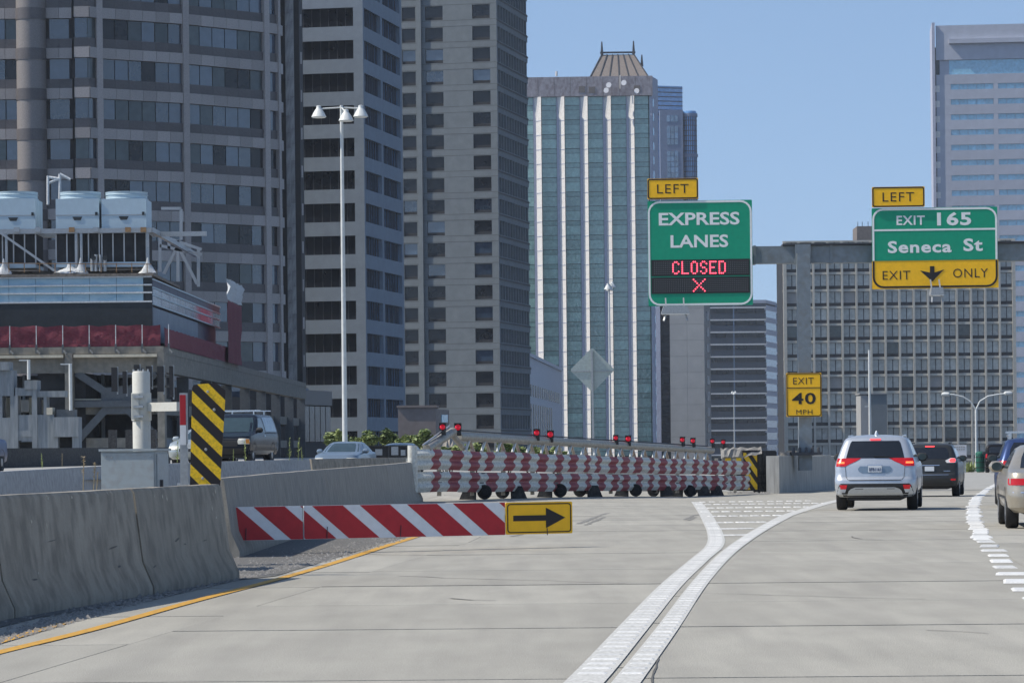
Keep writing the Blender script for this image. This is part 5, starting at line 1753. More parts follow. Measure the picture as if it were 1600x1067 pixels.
s.plate_(.90, None, y=s.end_y(0, .9, False) - .03)
for sg in (-1, 1):
    row = lambda z, a, b: (z, a, b) if sg > 0 else (z, -b, -a)
    tl = s.end('tail_light', [row(1.09, .55, .84), row(1.16, .50, .85), row(1.24, .66, .82)], 'reflector_clear', .010, nx=8)
    s.end('lamp', [row(1.11, .66, .80), row(1.17, .63, .83), row(1.225, .68, .80)], 'brake_pink', .018, nx=5, parent=tl)
    s.end('reflector', [row(.52, .68, .83), row(.58, .68, .84)], 'tail_red', .010, nx=4)
    s.side('side_window', [(1.22, .5, 3.0), (1.44, .6, 2.7), (1.55, .75, 2.45)], 'car_glass', sg)
    rod('roof_rail', s.t, (sg * .60, .75, 1.72), (sg * .60, 2.1, 1.73), .022, 'trim_black', 8, world=False)
    s.side('sill_trim', [(.31, .3, 4.3), (.44, .2, 4.4)], 'trim_black', sg, .004)
s.end('bumper_trim', [(.31, -.82, .82), (.44, -.86, .86)], 'trim_black', .004, nx=14)
lathe('spare_cover', s.t, [(.15, 0), (.14, .03)], (-.36, s.end_y(.36, 1.18, False) - .005, 1.17), 'trim_black', 18, world=False, rot=(R(90), 0, 0))
s.mirror(3.0, 1.22)

# blue wagon with a roof rack, ahead of the beige saloon
c = at(1620, 780, 74)
s = Car('blue_wagon', 'blue wagon with a silver roof rack beyond the beige saloon', suv_levels(.89, 4.7, 1.62), (c.x, 74, gz(c.x, 74)), R(-7.5), 'paint_blue')
s.underbody(.25, 4.4, .24); s.wheels((.98, 3.65), .34, .22)
s.end('rear_window', [(1.13, -.62, .62), (1.35, -.58, .58), (1.50, -.5, .5)], 'car_glass', .007)
for sg in (-1, 1):
    row = lambda z, a, b: (z, a, b) if sg > 0 else (z, -b, -a)
    s.end('tail_light', [row(.88, .55, .85), row(1.08, .60, .84)], 'tail_red', .010, nx=6)
    s.side('side_window', [(1.13, .5, 3.0), (1.36, .6, 2.7), (1.48, .75, 2.45)], 'car_glass', sg)
    rod('roof_rail', s.t, (sg * .60, .6, 1.66), (sg * .60, 2.3, 1.66), .03, 'chrome', 8, world=False)
for y in (.75, 1.9):
    bar('rack_bar', s.t, (-.66, y, 1.74), (.66, y, 1.74), .08, .045, 'chrome', world=False)
    for sg in (-1, 1): bar('rack_foot', s.t, (sg * .58, y, 1.58), (sg * .58, y, 1.73), .07, .05, 'chrome', world=False)
s.mirror(3.0, 1.12)

# beige saloon at the right edge
SED = [(.27, .76, .18, 4.55, .2, .3, .06), (.36, .86, .04, 4.70, .25, .35, .08), (.50, .885, .0, 4.77, .28, .4, .1), (.58, .89, .0, 4.77, .28, .4, .1), (.66, .888, .03, 4.75, .28, .4, .1), (.85, .88, .07, 4.55, .24, .4, .1),
       (.93, .865, .12, 4.1, .22, .4, .1), (.965, .85, .25, 3.6, .2, .35, .1), (.99, .83, .70, 3.35, .15, .3, .1), (1.20, .735, 1.12, 2.85, .15, .25, .1), (1.33, .655, 1.45, 2.5, .2, .25, .1), (1.385, .57, 1.65, 2.3, .2, .25, .08), (1.41, .3, 1.9, 2.1, .1, .1, 0)]
c = gr(1577, 825.5)
s = Car('beige_saloon', 'beige saloon car cut off by the right picture edge', SED, (c.x + .76, c.y - .75, c.z), R(-6.2), 'paint_beige')
s.underbody(.3, 4.4, .2); s.wheels((.95, 3.65), .32, .21)
s.end('rear_window', [(1.01, -.64, .64), (1.18, -.60, .60), (1.33, -.52, .52)], 'car_glass', .006)
for sg in (-1, 1):
    row = lambda z, a, b: (z, a, b) if sg > 0 else (z, -b, -a)
    s.end('tail_light', [row(.73, .40, .86), row(.76, .38, .872), row(.84, .38, .868)], 'tail_red', .008, nx=8)
    s.side('side_window', [(1.0, 1.25, 3.1), (1.18, 1.35, 2.8), (1.31, 1.65, 2.5)], 'car_glass', sg)
    s.side('door_line', [(.45, 1.6, 1.615), (.98, 1.6, 1.615)], 'trim_black', sg, .003)
    s.side('side_moulding', [(.50, .9, 3.9), (.54, .9, 3.9)], 'trim_black', sg, .006)
s.end('bumper_crease', [(.60, -.80, .80), (.62, -.80, .80)], 'chrome', .006, nx=10)
s.plate_(.78, None)
s.mirror(2.95, 1.02, m='paint_beige')

# far black van-like car, lane beyond
c = at(1562, 737, 213)
s = Car('black_suv', 'distant black sport utility car beyond the blue wagon', suv_levels(.97, 4.8, 1.92, roofw=1.12, tail=.6), (c.x, 213, gz(c.x, 213)), R(-9), 'paint_black')
s.underbody(.25, 4.4, .24); s.wheels((.98, 3.7), .38, .25)
s.end('rear_window', [(1.32, -.70, .70), (1.62, -.66, .66), (1.72, -.6, .6)], 'car_glass', .007)
s.plate_(1.0, None, .34, .17)
for sg in (-1, 1):
    row = lambda z, a, b: (z, a, b) if sg > 0 else (z, -b, -a)
    s.end('tail_light', [row(.98, .82, .93), row(1.25, .80, .90)], 'tail_red', .012, nx=4)
    s.side('side_window', [(1.35, .5, 3.0), (1.6, .6, 2.7), (1.7, .75, 2.45)], 'car_glass', sg)
s.mirror(3.0, 1.3)

# oncoming traffic on the raised roadway
PK = [(.42, .90, .1, 5.2, .12, .25, .02), (.60, .97, .02, 5.38, .12, .3, .02), (.95, .985, .02, 5.40, .12, .3, .02), (1.08, .98, .03, 5.32, .12, .3, .02), (1.16, .965, .03, 4.5, .12, .3, .02),
      (1.21, .95, .03, 4.0, .12, .25, .02), (1.55, .865, .10, 3.5, .12, .2, .02), (1.78, .78, .22, 3.12, .12, .2, .02), (1.86, .70, .32, 2.98, .15, .2, .02), (1.90, .5, .5, 2.85, .2, .2, 0)]
def oncoming(px, Y, zf, turn, L):
    a = R(180 - turn)
    fr = at(px, 700, Y)
    return (fr.x + math.sin(R(turn)) * L, Y + math.cos(R(turn)) * L, zf), a
loc, rz = oncoming(347, 114, .85, 7.3, 5.4)
s = Car('dark_pickup', 'dark slate pickup with canopy and roof rack driving towards the camera', PK, loc, rz, 'paint_slate', 'pickup')
s.underbody(.3, 5, .3); s.wheels((1.1, 4.45), .40, .26)
s.end('windscreen', [(1.24, -.80, .80), (1.50, -.76, .76), (1.76, -.66, .66)], 'car_glass_pale', .008, front=True)
s.end('grille', [(.72, -.55, .55), (1.0, -.58, .58)], 'trim_black', .010, front=True)
s.end('bumper', [(.44, -.90, .90), (.66, -.95, .95)], 'trim_black', .012, front=True, nx=14)
for sg in (-1, 1):
    row = lambda z, a, b: (z, a, b) if sg > 0 else (z, -b, -a)
    hl = s.end('headlight', [row(.80, .58, .955), row(.90, .56, .97), row(1.0, .60, .95)], 'headlamp', .012, front=True, nx=10)
    s.end('indicator', [row(.82, .86, .965), row(.98, .85, .955)], 'amber', .018, front=True, nx=5, parent=hl)
    s.side('side_window', [(1.24, 2.45, 3.75), (1.50, 2.5, 3.4), (1.74, 2.6, 3.05)], 'car_glass_pale', sg)
    s.side('canopy_window', [(1.26, .30, 2.30), (1.50, .40, 2.30), (1.78, .50, 2.30)], 'glass_sky', sg)
    s.side('canopy_seam', [(1.19, .1, 2.4), (1.215, .1, 2.4)], 'trim_black', sg, .008)
    s.side('door_line', [(.5, 2.38, 2.40), (1.8, 2.38, 2.40)], 'trim_black', sg, .009)
    s.side('door_handle', [(1.08, 2.6, 2.75), (1.12, 2.6, 2.75)], 'chrome', sg, .03)
    s.side('sill_trim', [(.44, .9, 4.6), (.56, .9, 4.6)], 'rim_grey', sg, .006)
for y in (.9, 2.75):
    bar('rack_bar', s.t, (-.85, y, 2.02), (.85, y, 2.02), .05, .04, 'chrome', world=False)
    for sg in (-1, 1): bar('rack_foot', s.t, (sg * .6, y, 1.84), (sg * .6, y, 2.02), .04, .04, 'chrome', world=False)
s.mirror(3.75, 1.30)
def sedan(name, label, px, Y, zf, turn, pm):
    loc, rz = oncoming(px, Y, zf, turn, 4.77)
    s = Car(name, label, SED, loc, rz, pm, 'car', 'cars on the raised roadway')
    s.underbody(.3, 4.4, .2); s.wheels((.95, 3.65), .32, .21)
    s.end('windscreen', [(1.0, -.70, .70), (1.2, -.64, .64), (1.34, -.55, .55)], 'car_glass_pale', .008, front=True)
    for sg in (-1, 1):
        row = lambda z, a, b: (z, a, b) if sg > 0 else (z, -b, -a)
        s.end('headlight', [row(.62, .50, .84), row(.75, .48, .85)], 'headlamp', .010, front=True, nx=8)
        s.side('side_window', [(1.0, 1.25, 3.2), (1.18, 1.35, 2.8), (1.31, 1.65, 2.5)], 'car_glass_pale', sg)
    s.end('grille', [(.55, -.4, .4), (.66, -.42, .42)], 'trim_black', .008, front=True)
    s.mirror(3.0, 1.02, m=pm)
sedan('silver_saloon', 'silver green saloon on the raised roadway, half hidden by the marker post', 297, 116, .85, 7.3, 'paint_mint')
sedan('blue_saloon', 'blue saloon at the left picture edge, only its wing showing', -100, 88, .84, 5, 'paint_blue')
sedan('pale_blue_saloon', 'pale blue saloon behind the barrier at the lamp mast foot', 522, 127, .33, 8, 'paint_skyblue')
sedan('grey_blue_saloon', 'grey blue car whose roof shows above the black crash cushion', 610, 150, .28, 8, 'paint_skyblue')
# ------------------------------------------------------------------ parking garage with the plant building on its roof
mat('garage_concrete', (0.24, 0.225, 0.19), 0.9, var=0.2, scale=0.6, coords='World', stain=(0.17, 0.165, 0.15), stain_amt=0.6, stain_scale=0.5, stain_stretch=(1, 1, .3))
mat('garage_sunlit', (0.62, 0.56, 0.43), 0.85, var=0.1, scale=1)  # sunlit concrete: the light is put into this paler colour
mat('ramp_concrete', (0.27, 0.29, 0.30), 0.9, var=0.2, scale=0.8, stretch=(1, 1, .2), coords='World', stain=(0.16, 0.19, 0.21), stain_amt=0.6, stain_scale=0.9, stain_stretch=(1.5, 1.5, .15))
mat('garage_steel', (0.10, 0.112, 0.12), 0.6, var=0.15, scale=1)
mat('inside_shade', (0.028, 0.03, 0.033), 0.9, var=0.3, scale=0.4)  # near-black colour standing in for shade inside things
mat('mesh_red', (0.17, 0.028, 0.045), 0.8, var=0.18, scale=0.8, stretch=(1, 1, 2.5), bump=0.03, bscale=1.2, coords='World')
mat('sheathing_blue', (0.40, 0.56, 0.63), 0.55, var=0.06, scale=0.3, coords='World', stain=(0.24, 0.42, 0.55), stain_amt=0.7, stain_scale=0.35, stain_stretch=(.6, 1, 1.6))
mat('membrane_navy', (0.03, 0.036, 0.075), 0.5, var=0.3, scale=0.8)
mat('unit_blue', (0.46, 0.57, 0.63), 0.45, metal=0.15, var=0.05, scale=0.5, rnd=0.03)
mat('band_black', (0.022, 0.028, 0.032), 0.6, var=0.2, scale=0.5)
mat('roof_dirt', (0.20, 0.17, 0.14), 0.9, var=0.4, scale=1.2)
mat('plastic_sheet', (0.62, 0.64, 0.64), 0.6, var=0.12, scale=2, bump=0.05, bscale=3)
mat('timber', (0.32, 0.19, 0.09), 0.8, var=0.2)

YG = 200.0
pc = V2(ray(256, 545) * YG, YG)
dS = V2(.012, 1).normalized()
left = V2(ray(-70, 545) * YG, YG)
farp = on_line(pc, dS, 478, 600)
gar = thing('parking_garage', 'open concrete parking garage with steel cross bracing under the red netting', 'garage', (pc.x - 14, YG + 12, GROUND))
fa, fb = Face(gar, left, pc), Face(gar, pc, farp)
S = lambda px, py=600: fa.s(px, py)
z = lambda py: fa.z(py, fa.L)
zt = z(541)
def slab_level(zt_, zl, zb, lip, name='floor_beam'):
    fa.box('slab_edge', 0, fa.L, zl, zt_, -14, .25, 'garage_concrete')
    fb.box('slab_edge', .3, fb.L, zl, zt_, -.6, .002, 'garage_concrete')
    fa.box(name, 0, fa.L, zb, zl - .01, -.6, 0, 'garage_concrete')
    fb.box(name, .01, fb.L, zb, zl - .01, -.6, -.02, 'garage_concrete')
slab_level(zt, z(552), z(581), True)
n = 0
for a, b in ((-60, 101), (117, 247)):
    fa.box('lit_ledge', S(a), S(b), z(557.5), z(553), 0, .55, 'garage_sunlit')  # sunlight on the ledge comes from its pale colour
# shade in the depth of the deck, put in as near-black boxes
fa.box('interior_shade', 0.3, fa.L - 1.0, GROUND, z(581) - .02, -14, -6, 'inside_shade')
fb.box('interior_shade', .5, fb.L, GROUND, z(581) - .02, -8, -5, 'inside_shade')
fa.box('lower_deck', 0, fa.L - .2, z(641), z(622), -5.9, -.7, 'garage_concrete')
fa.box('lit_ledge', S(112), S(170), z(623.5), z(621.5), -.7, -.35, 'garage_sunlit')
fa.box('lower_deck', 0, fa.L - .2, z(702), z(686), -5.9, -.75, 'ramp_concrete')
fb.box('lower_deck', .5, fb.L, z(646), z(628), -5, -.7, 'garage_concrete')
fb.box('lower_deck', .5, fb.L, z(700), z(683), -5, -.7, 'garage_concrete')
for a, b in ((103, 115), (247, 258)):
    fa.box('column', S(a), S(b), GROUND, z(550), -.7, .45, 'garage_concrete')
for q in range(1, 9):
    s = fb.L * q / 8
    fb.box('column', s - .2, s, GROUND, z(581), -.9, -.1, 'garage_steel')
for px in (20, 85, 145, 210):
    fa.box('inner_column', S(px), S(px + 4), GROUND, z(581), -4.6, -4.0, 'ramp_concrete')
# cross bracing
hub = fa.pt(S(180), z(622), -.25)
gus = [(158, 612), (166, 604), (194, 604), (205, 614), (205, 630), (196, 646), (166, 646), (157, 632)]
P = [fa.pt(S(x), z(y), -.1) for x, y in gus]
mesh('gusset', P + [p + Vector((0, .25, 0)) for p in P], [tuple(reversed(range(8))), tuple(range(8, 16))] + [(i, (i + 1) % 8, 8 + (i + 1) % 8, 8 + i) for i in range(8)], 'garage_steel', gar, world=True)
for x, y in ((119, 581), (122, 684), (244, 583), (246, 684)):
    bar('brace', gar, hub + Vector((0, .1, 0)), fa.pt(S(x), z(y), -.25), .5, .45, 'garage_steel')
bar('brace', gar, fa.pt(S(115), z(630), -.3), fa.pt(S(248), z(630), -.3), .7, .4, 'garage_steel')

# the ramp and stair parapets in front of it
YR = 176.0
rp = thing('parking_ramp', 'stepped grey concrete ramp walls with square openings before the garage', 'ramp', (ray(50, 650) * YR, YR + 2, GROUND))
fr = Face(rp, V2(ray(-60, 650) * YR, YR), V2(ray(124, 650) * YR, YR))
T = lambda px: fr.s(px, 650)
zr = lambda py: fr.z(py, fr.L * .6)
def blk(a, b, y0_, y1_, d0=-1.2, d1=0.0, m='ramp_concrete', name='wall'):
    fr.box(name, T(a), T(b), zr(y1_), zr(y0_), d0, d1, m)
blk(-60, 16, 565, 578, -1.2, .2)
blk(-60, 22, 578, 618)
blk(-60, 3.5, 618, 652, -1.19, -.01); blk(16, 24, 618, 652, -1.19, -.01, name='post')
blk(-60, 24, 652, 742)
blk(24, 28, 605, 742, -1.15, .05, name='post'); blk(39, 59, 594, 608, -1.2, .1, name='cap')
blk(28, 50, 606, 618, -1.1, -.02); blk(50, 58, 608, 742, -1.15, .04, name='post'); blk(28, 50, 648, 688, -1.1, -.02); blk(28, 50, 672, 682, -1.05, .03, name='band')
blk(58, 102, 611, 620.5, -1.1, -.03, name='beam'); blk(58, 84, 648, 742, -1.1, -.03); blk(68, 73, 620, 650, -1.1, -.04, name='post')
blk(73, 82, 637, 648, -1.0, .05, 'garage_sunlit', 'lit_block')
blk(28, 50, 690, 742, -1.1, -.5, 'inside_shade', 'opening_shade')  # solid near-black box stands in for the shade of an open bay
blk(84, 123, 652, 683, -1.3, .25, name='parapet'); blk(84, 91, 683, 742, -1.2, .15, name='post'); blk(113, 123, 683, 742, -1.2, .15, name='post'); blk(91, 113, 683, 742, -1.2, -.6, 'inside_shade', 'opening_shade')
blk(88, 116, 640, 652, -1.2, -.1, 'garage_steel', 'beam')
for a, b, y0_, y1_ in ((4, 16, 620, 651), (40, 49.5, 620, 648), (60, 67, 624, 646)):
    blk(a, b, y0_, y1_, -2.4, -1.3, 'garage_sunlit', 'lit_wall')  # sunlight on the walls behind, put in as pale blocks
for px, y0_, y1_, arm in ((45, 562, 593, -15), (110.5, 568, 641, -15)):
    p = at(px, y1_, YR - .4); q = at(px, y0_, YR - .4)
    t = thing('ramp_lamp', 'small white lamp post with a side arm on the %s' % ('concrete ramp cap' if px < 60 else 'garage column'), 'lamp post', (p.x, YR - .4, p.z), 0, 'lamp posts on the parking ramp')
    rod('pole', t, p, (p.x, p.y, q.z), .09, 'pole_paint', 8)
    bar('arm', t, (p.x, p.y, q.z - .03), (p.x + arm * YR / F, p.y, q.z - .03), .09, .06, 'pole_paint')

# red safety netting along the deck edge
net = thing('safety_netting', 'dark red safety netting hung along the garage roof edge', 'netting', (pc.x - 8, YG, zt))
def cloth(name, face, s0, s1, z0, z1, d, m, parent, n=60, amp=.10):
    v, f = [], []
    rows = 5
    for j in range(rows + 1):
        for i in range(n + 1):
            s = lerp(s0, s1, i / n)
            sag = .10 * (1 - abs(((s * .61) % 1) * 2 - 1)) if j == rows else 0
            v.append(face.pt(s, lerp(z0, z1, j / rows) - sag + rng.uniform(-.01, .01), d + amp * (math.sin(s * 2.1 + j * 1.1) * .5 + rng.uniform(-.5, .5)) * (1 if 0 < j < rows else .4)))
    f = [(j * (n + 1) + i, j * (n + 1) + i + 1, (j + 1) * (n + 1) + i + 1, (j + 1) * (n + 1) + i) for j in range(rows) for i in range(n)]
    return mesh(name, v, f, m, parent, 60, world=True)
fa2, fb2 = Face(net, left, pc), Face(net, pc, farp)
cloth('netting', fa2, 0, S(252), zt + .02, z(507), .18, 'mesh_red', net)
sE = fb2.s(372, 560)
cloth('netting', fb2, 0, sE, zt + .02, z(511), .06, 'mesh_red', net, 50)
fend = Face(net, fb2.pt(sE * .78, 0), fb2.pt(sE, 0))
cloth('netting', fend, 0, fend.L, zt, fb2.z(478, sE), .3, 'mesh_red', net, 12)
cloth('white_sheet', fend, -.5, fend.L + .2, fb2.z(478, sE), fb2.z(446, sE), .35, 'plastic_sheet', net, 12, .3)
for q in range(8):
    s = S(-24 + 41.3 * q)
    bar('net_post', net, fa2.pt(s, zt - .1, .34), fa2.pt(s, z(507), .30), .05, .05, 'plastic_sheet')
    bar('net_bracket', net, fa2.pt(s, z(551), .34), fa2.pt(s, z(537), .34), .12, .12, 'garage_steel')
    bar('net_bracket', net, fa2.pt(s, z(545), .3), fa2.pt(s + .3, z(552), .8), .08, .08, 'garage_steel')

# plant building on the roof: black band, pale blue sheathing, navy flank
YB = 201.5
pb = V2(ray(238, 470) * YB, YB)
lb = V2(ray(-70, 470) * YB, YB)
fb_far = on_line(pb, dS, 343, 500)
pl = thing('plant_building', 'rooftop plant building clad in pale blue sheathing above a black band', 'building', (pb.x - 10, YB + 10, zt))
f1, f2 = Face(pl, lb, pb), Face(pl, pb, fb_far)
z1 = lambda py: f1.z(py, f1.L)
prism('core', pl, [lb + V2(0, .3), pb + V2(-.3, .3), fb_far + V2(-.3, 0), V2(lb.x, fb_far.y)], zt - .05, z1(431), 'membrane_navy')
f1.box('black_band', 0, f1.L, zt, z1(472), -.3, .10, 'band_black')
for q in range(3):
    a, b = (433, 445.5, 457.5)[q], (444.5, 456.5, 470)[q]
    for r in range(7):
        f1.box('sheathing_panel', lerp(0, f1.L - .55, r / 7) + .01, lerp(0, f1.L - .55, (r + 1) / 7) - .01, z1(b), z1(a), -.3, .04, 'sheathing_blue')
    f1.box('corner_panel', f1.L - .5, f1.L, z1(b) + .03, z1(a), -.3, .03, 'band_black')
for y in (432.3, 445, 457, 471):
    f1.box('white_rail', 0, f1.L, z1(y) - .05, z1(y) + .05, .04, .14, 'plastic_sheet')
    f2.box('white_rail', 0, f2.L, z1(y + 4) - .04, z1(y + 4) + .04, 0, .08, 'unit_blue')
for q in range(9):
    f2.box('glass_panel', f2.L * q / 9 + .08, f2.L * (q + 1) / 9 - .08, z1(474), z1(462), -.3, .02, 'glass_band')
    f2.box('navy_panel', f2.L * q / 9 + .03, f2.L * (q + 1) / 9 - .03, z1(448), z1(436), -.3, .02, 'membrane_navy')
    f2.box('glass_panel', f2.L * q / 9 + .08, f2.L * (q + 1) / 9 - .08, z1(460), z1(450), -.3, .02, 'glass_band')
f2.box('grey_panel', 0, f2.L * .62, zt + .4, z1(480), -.3, .05, 'concrete_blue')
f1.box('roof_ledge', -.1, f1.L + .1, z1(431) + .002, z1(427), -16, .2, 'roof_dirt')
f1.box('kerb', 0, f1.L, z1(427) + .002, z1(418), -3.2, -2.6, 'roof_dirt')

# cooling units standing on a steel frame
zfr0, zfr1 = z1(362), z1(355.5)
YU = YB + .9
ku = YU / F
def cooling_unit(x0, x1, xs, label):
    c = at((x0 + x1) / 2, 330, YU)
    t = thing('cooling_unit', label, 'cooling unit', (c.x, YU + 1.6, z1(427)), 0, 'cooling units on the plant roof')
    w = (x1 - x0) * ku
    D = 3.2
    zc0, zc1, zc2 = zfr1 + .003, at(x0, 311, YU).z, at(x0, 298.5, YU).z
    box('upper_casing', t, (c.x, YU + D / 2, (zc0 + zc1) / 2), (w, D, zc1 - zc0), 'unit_blue')
    box('casing_seam', t, (c.x, YU - .012, lerp(zc0, zc1, .46)), (w + .02, .02, .06), 'galvanised')
    b = plate('badge', t, [(c.x - .30 * 1.05, zc0 + .78), (c.x - .2, zc0 + .56), (c.x + .2, zc0 + .56), (c.x + .30 * 1.05, zc0 + .78)], YU - .03, YU - .004, 'band_black', world=True)
    lathe('fan_cowl', t, [(w * .48, 0), (w * .50, .06), (w * .47, .10), (w * .47, .28), (w * .49, .32), (w * .47, .36), (w * .48, zc2 - zc1)], (c.x, YU + D / 2, zc1), 'unit_blue', 28)
    for q in range(3):
        box('door_panel', t, (c.x + w / 2 + .01, YU + .4 + q * 1.05, (zc0 + zc1) / 2), (.02, .95, (zc1 - zc0) * .92), 'unit_blue')
    box('switch_box', t, (c.x + w * .44, YU - .05, lerp(zc0, zc1, .5)), (.14, .1, .2), 'band_black')
    # louvred lower casing
    zl0, zl1 = z1(410), zfr0 - .01
    box('louvre_back', t, (c.x, YU + D / 2 + .1, (zl0 + zl1) / 2), (w, D, zl1 - zl0), 'inside_shade')
    for q in range(5):
        x = lerp(c.x - w / 2, c.x + w / 2, q / 4)
        box('louvre_post', t, (x, YU + .06, (zl0 + zl1) / 2), (.08, .1, zl1 - zl0), 'galvanised')
    box('basin', t, (c.x, YU + D / 2, z1(411.5)), (w, D + .1, .32), 'unit_blue')
for a, b, lab in ((-14, 55, 'pale blue cooling unit at the left picture edge'), (87, 154.5, 'pale blue cooling unit in the middle of the plant roof'), (158.5, 228, 'pale blue cooling unit at the right end of the plant roof')):
    cooling_unit(a, b, 0, lab)
fr_ = thing('steel_frame', 'galvanised steel frame carrying the cooling units', 'frame', (pb.x - 6, YU, z1(427)))
xl, xr_ = at(-60, 358, YU - .3).x, at(237, 358, YU - .3).x
bar('beam', fr_, (xl, YU - .3, (zfr0 + zfr1) / 2), (xr_, YU - .3, (zfr0 + zfr1) / 2), .25, .3, 'galvanised')
bar('beam', fr_, (xl, YU + 3.6, (zfr0 + zfr1) / 2), (xr_ + 3.1, YU + 3.6, (zfr0 + zfr1) / 2), .25, .3, 'galvanised')
bar('beam', fr_, (xr_, YU - .3, (zfr0 + zfr1) / 2), (xr_ + .2, YU + 26, (zfr0 + zfr1) / 2), .25, .3, 'galvanised')
for px in (10, 119, 127, 231):
    x = at(px, 380, YU - .3).x
    bar('leg', fr_, (x, YU - .3, z1(427)), (x, YU - .3, zfr0), .16, .16, 'galvanised')
bar('brace', fr_, (at(-5, 360, YU - .4).x, YU - .4, at(-5, 360, YU - .4).z), (at(92, 428, YU - .4).x, YU - .4, at(92, 428, YU - .4).z), .14, .14, 'galvanised')
for px in (26, 59, 112, 150, 200, 224):
    p = at(px, 359, YU - .52)
    box('bracket', fr_, p, (.35, .12, .3), 'galvanised' if px % 4 else 'timber')
Y2 = YU + 20
for (x0_, y0_, x1_, y1_) in ((250, 368, 315, 390), (250, 384, 315, 398), (278, 376, 278, 440), (310, 390, 310, 448), (250, 368, 250, 425), (278, 384, 256, 428), (278, 384, 308, 444), (264, 373, 264, 390), (283, 327, 283, 375), (252, 326, 283, 326)):
    bar('beam', fr_, at(x0_, y0_, Y2), at(x1_, y1_, Y2), .2, .2, 'galvanised')
for (x0_, y0_, x1_, y1_) in ((75, 275, 75, 320), (93.5, 272, 93.5, 320), (75, 277, 95, 280), (93, 272, 110, 281), (76, 286, 94, 279)):
    rod('pipe', fr_, at(x0_, y0_, YU + 5), at(x1_, y1_, YU + 5), .09, 'plastic_sheet', 8)
for k, (px, py, w) in enumerate(((108, 426, 2.0), (231, 421, 1.1), (6, 424, 1.0), (126, 421, 1.0))):
    c = at(px, py, YU - .6)
    v, f = [], []
    n = 14
    for j in range(5):
        for i in range(n):
            a = 6.283 * i / n
            r = w / 2 * [1, .9, .5, .2, .06][j] * rng.uniform(.75, 1.2)
            v.append((r * math.cos(a), r * .4 * math.sin(a), [-.15, .0, .22, .5, .85][j] * (1 if w < 1.5 else .6) + rng.uniform(-.05, .05)))
    f = [(j * n + i, j * n + (i + 1) % n, (j + 1) * n + (i + 1) % n, (j + 1) * n + i) for j in range(4) for i in range(n)]
    o = mesh('tarpaulin', v, f, 'plastic_sheet', None, 70)
    o.location = (c.x, c.y, z1(427) + .16)
    tag(o, ['large crumpled white tarpaulin at the foot of the frame brace', 'small white tarpaulin wrapped round the corner leg', 'small white tarpaulin at the left picture edge', 'small white tarpaulin between the middle legs'][k], 'tarpaulin', 'white tarpaulins on the plant roof')
va = thing('valve_pipes', 'pair of grey valve pipes between the cooling units', 'pipes', at(153, 424, YU - .8))
for px in (144, 150, 157, 164):
    rod('pipe', va, at(px, 424, YU - .8), at(px, 398 if px in (150, 157) else 404, YU - .8), .11, 'galvanised', 8)
for px in (146, 164):
    lathe('valve_wheel', va, [(.16, -.04), (.16, .04)], at(px, 403, YU - .95), 'band_black', 12, rot=(R(90), 0, 0))
rail = thing('roof_guard_rail', 'thin brown guard rail along the plant roof edge', 'rail', at(120, 424, YU - 1.0))
bar('rail', rail, at(-60, 411, YU - 1.0), at(236, 413, YU - 1.0), .05, .05, 'timber')
for q in range(11):
    p = at(-10 + 24 * q, 426, YU - 1.0)
    bar('post', rail, p, (p.x, p.y, p.z + .6), .05, .05, 'timber')

# panel aerials on a mast standing between garage and road
YC = 128.0
t = thing('aerial_mast', 'dark mast with black panel aerials behind the cream post', 'aerial', (at(222, 700, YC).x, YC, .2))
c = at(222, 690, YC)
rod('mast', t, (c.x, YC, .2), (c.x, YC, at(222, 575, YC).z), .10, 'garage_steel', 8)
for px, a, b, w in ((179, 574, 612, 9), (195, 580, 615, 6), (214, 570, 600, 9), (233, 572, 604, 9), (251, 572, 612, 10), (268, 572, 620, 6)):
    p, q = at(px, b, YC - .3), at(px, a, YC - .3)
    box('panel_aerial', t, (p.x, YC - .3, (p.z + q.z) / 2), (w * YC / F, .14, q.z - p.z), 'black_plastic')
    rod('aerial_pipe', t, (p.x + w * YC / F / 2, YC - .2, p.z - .1), (p.x + w * YC / F / 2, YC - .2, q.z + .03), .03, 'galvanised', 6)
for py in (588, 604):
    p = at(222, py, YC)
    bar('spreader', t, (at(177, py, YC).x, YC, p.z), (at(270, py, YC).x, YC, p.z), .09, .09, 'garage_steel')
for px in (176, 203, 238):
    p = at(px, 690, YC - .2)
    box('equipment_box', t, (p.x, YC - .2, 1.25), (.32, .3, 2.1), 'black_weathered')
# ------------------------------------------------------------------ black cushion, shrubs, weeds, small street things
YK = 134.0
t = thing('sand_barrel_cushion', 'long black crash cushion with grey cut outs behind the streaked barrier', 'crash cushion', (at(592, 706, YK).x, YK, .2))
fk = Face(t, at(538, 706, YK), at(650, 706, YK + 1))
zz = lambda py: fk.z(py, fk.L / 2)
fk.box('body', 0, fk.L, .25, zz(697.5), -1.6, 0, 'black_plastic')
fk.box('cap', -.05, fk.L + .05, zz(697.5) + .002, zz(696), -1.65, .06, 'black_weathered')
for a, b, y0, y1 in ((586, 597, 701.5, 711), (611, 622, 697.8, 711), (626, 637, 703, 712)):
    fk.box('cut_out', fk.s(a, 706), fk.s(b, 706), zz(y1), zz(y0), 0, .03, 'galvanised')
fk.box('reflector', fk.s(542, 706), fk.s(547, 706), zz(701), zz(697), 0, .04, 'marker_yellow')
for q in range(4):
    fk.box('rib', fk.L * (.1 + .25 * q), fk.L * (.1 + .25 * q) + .08, .3, zz(698), 0, .05, 'black_weathered')

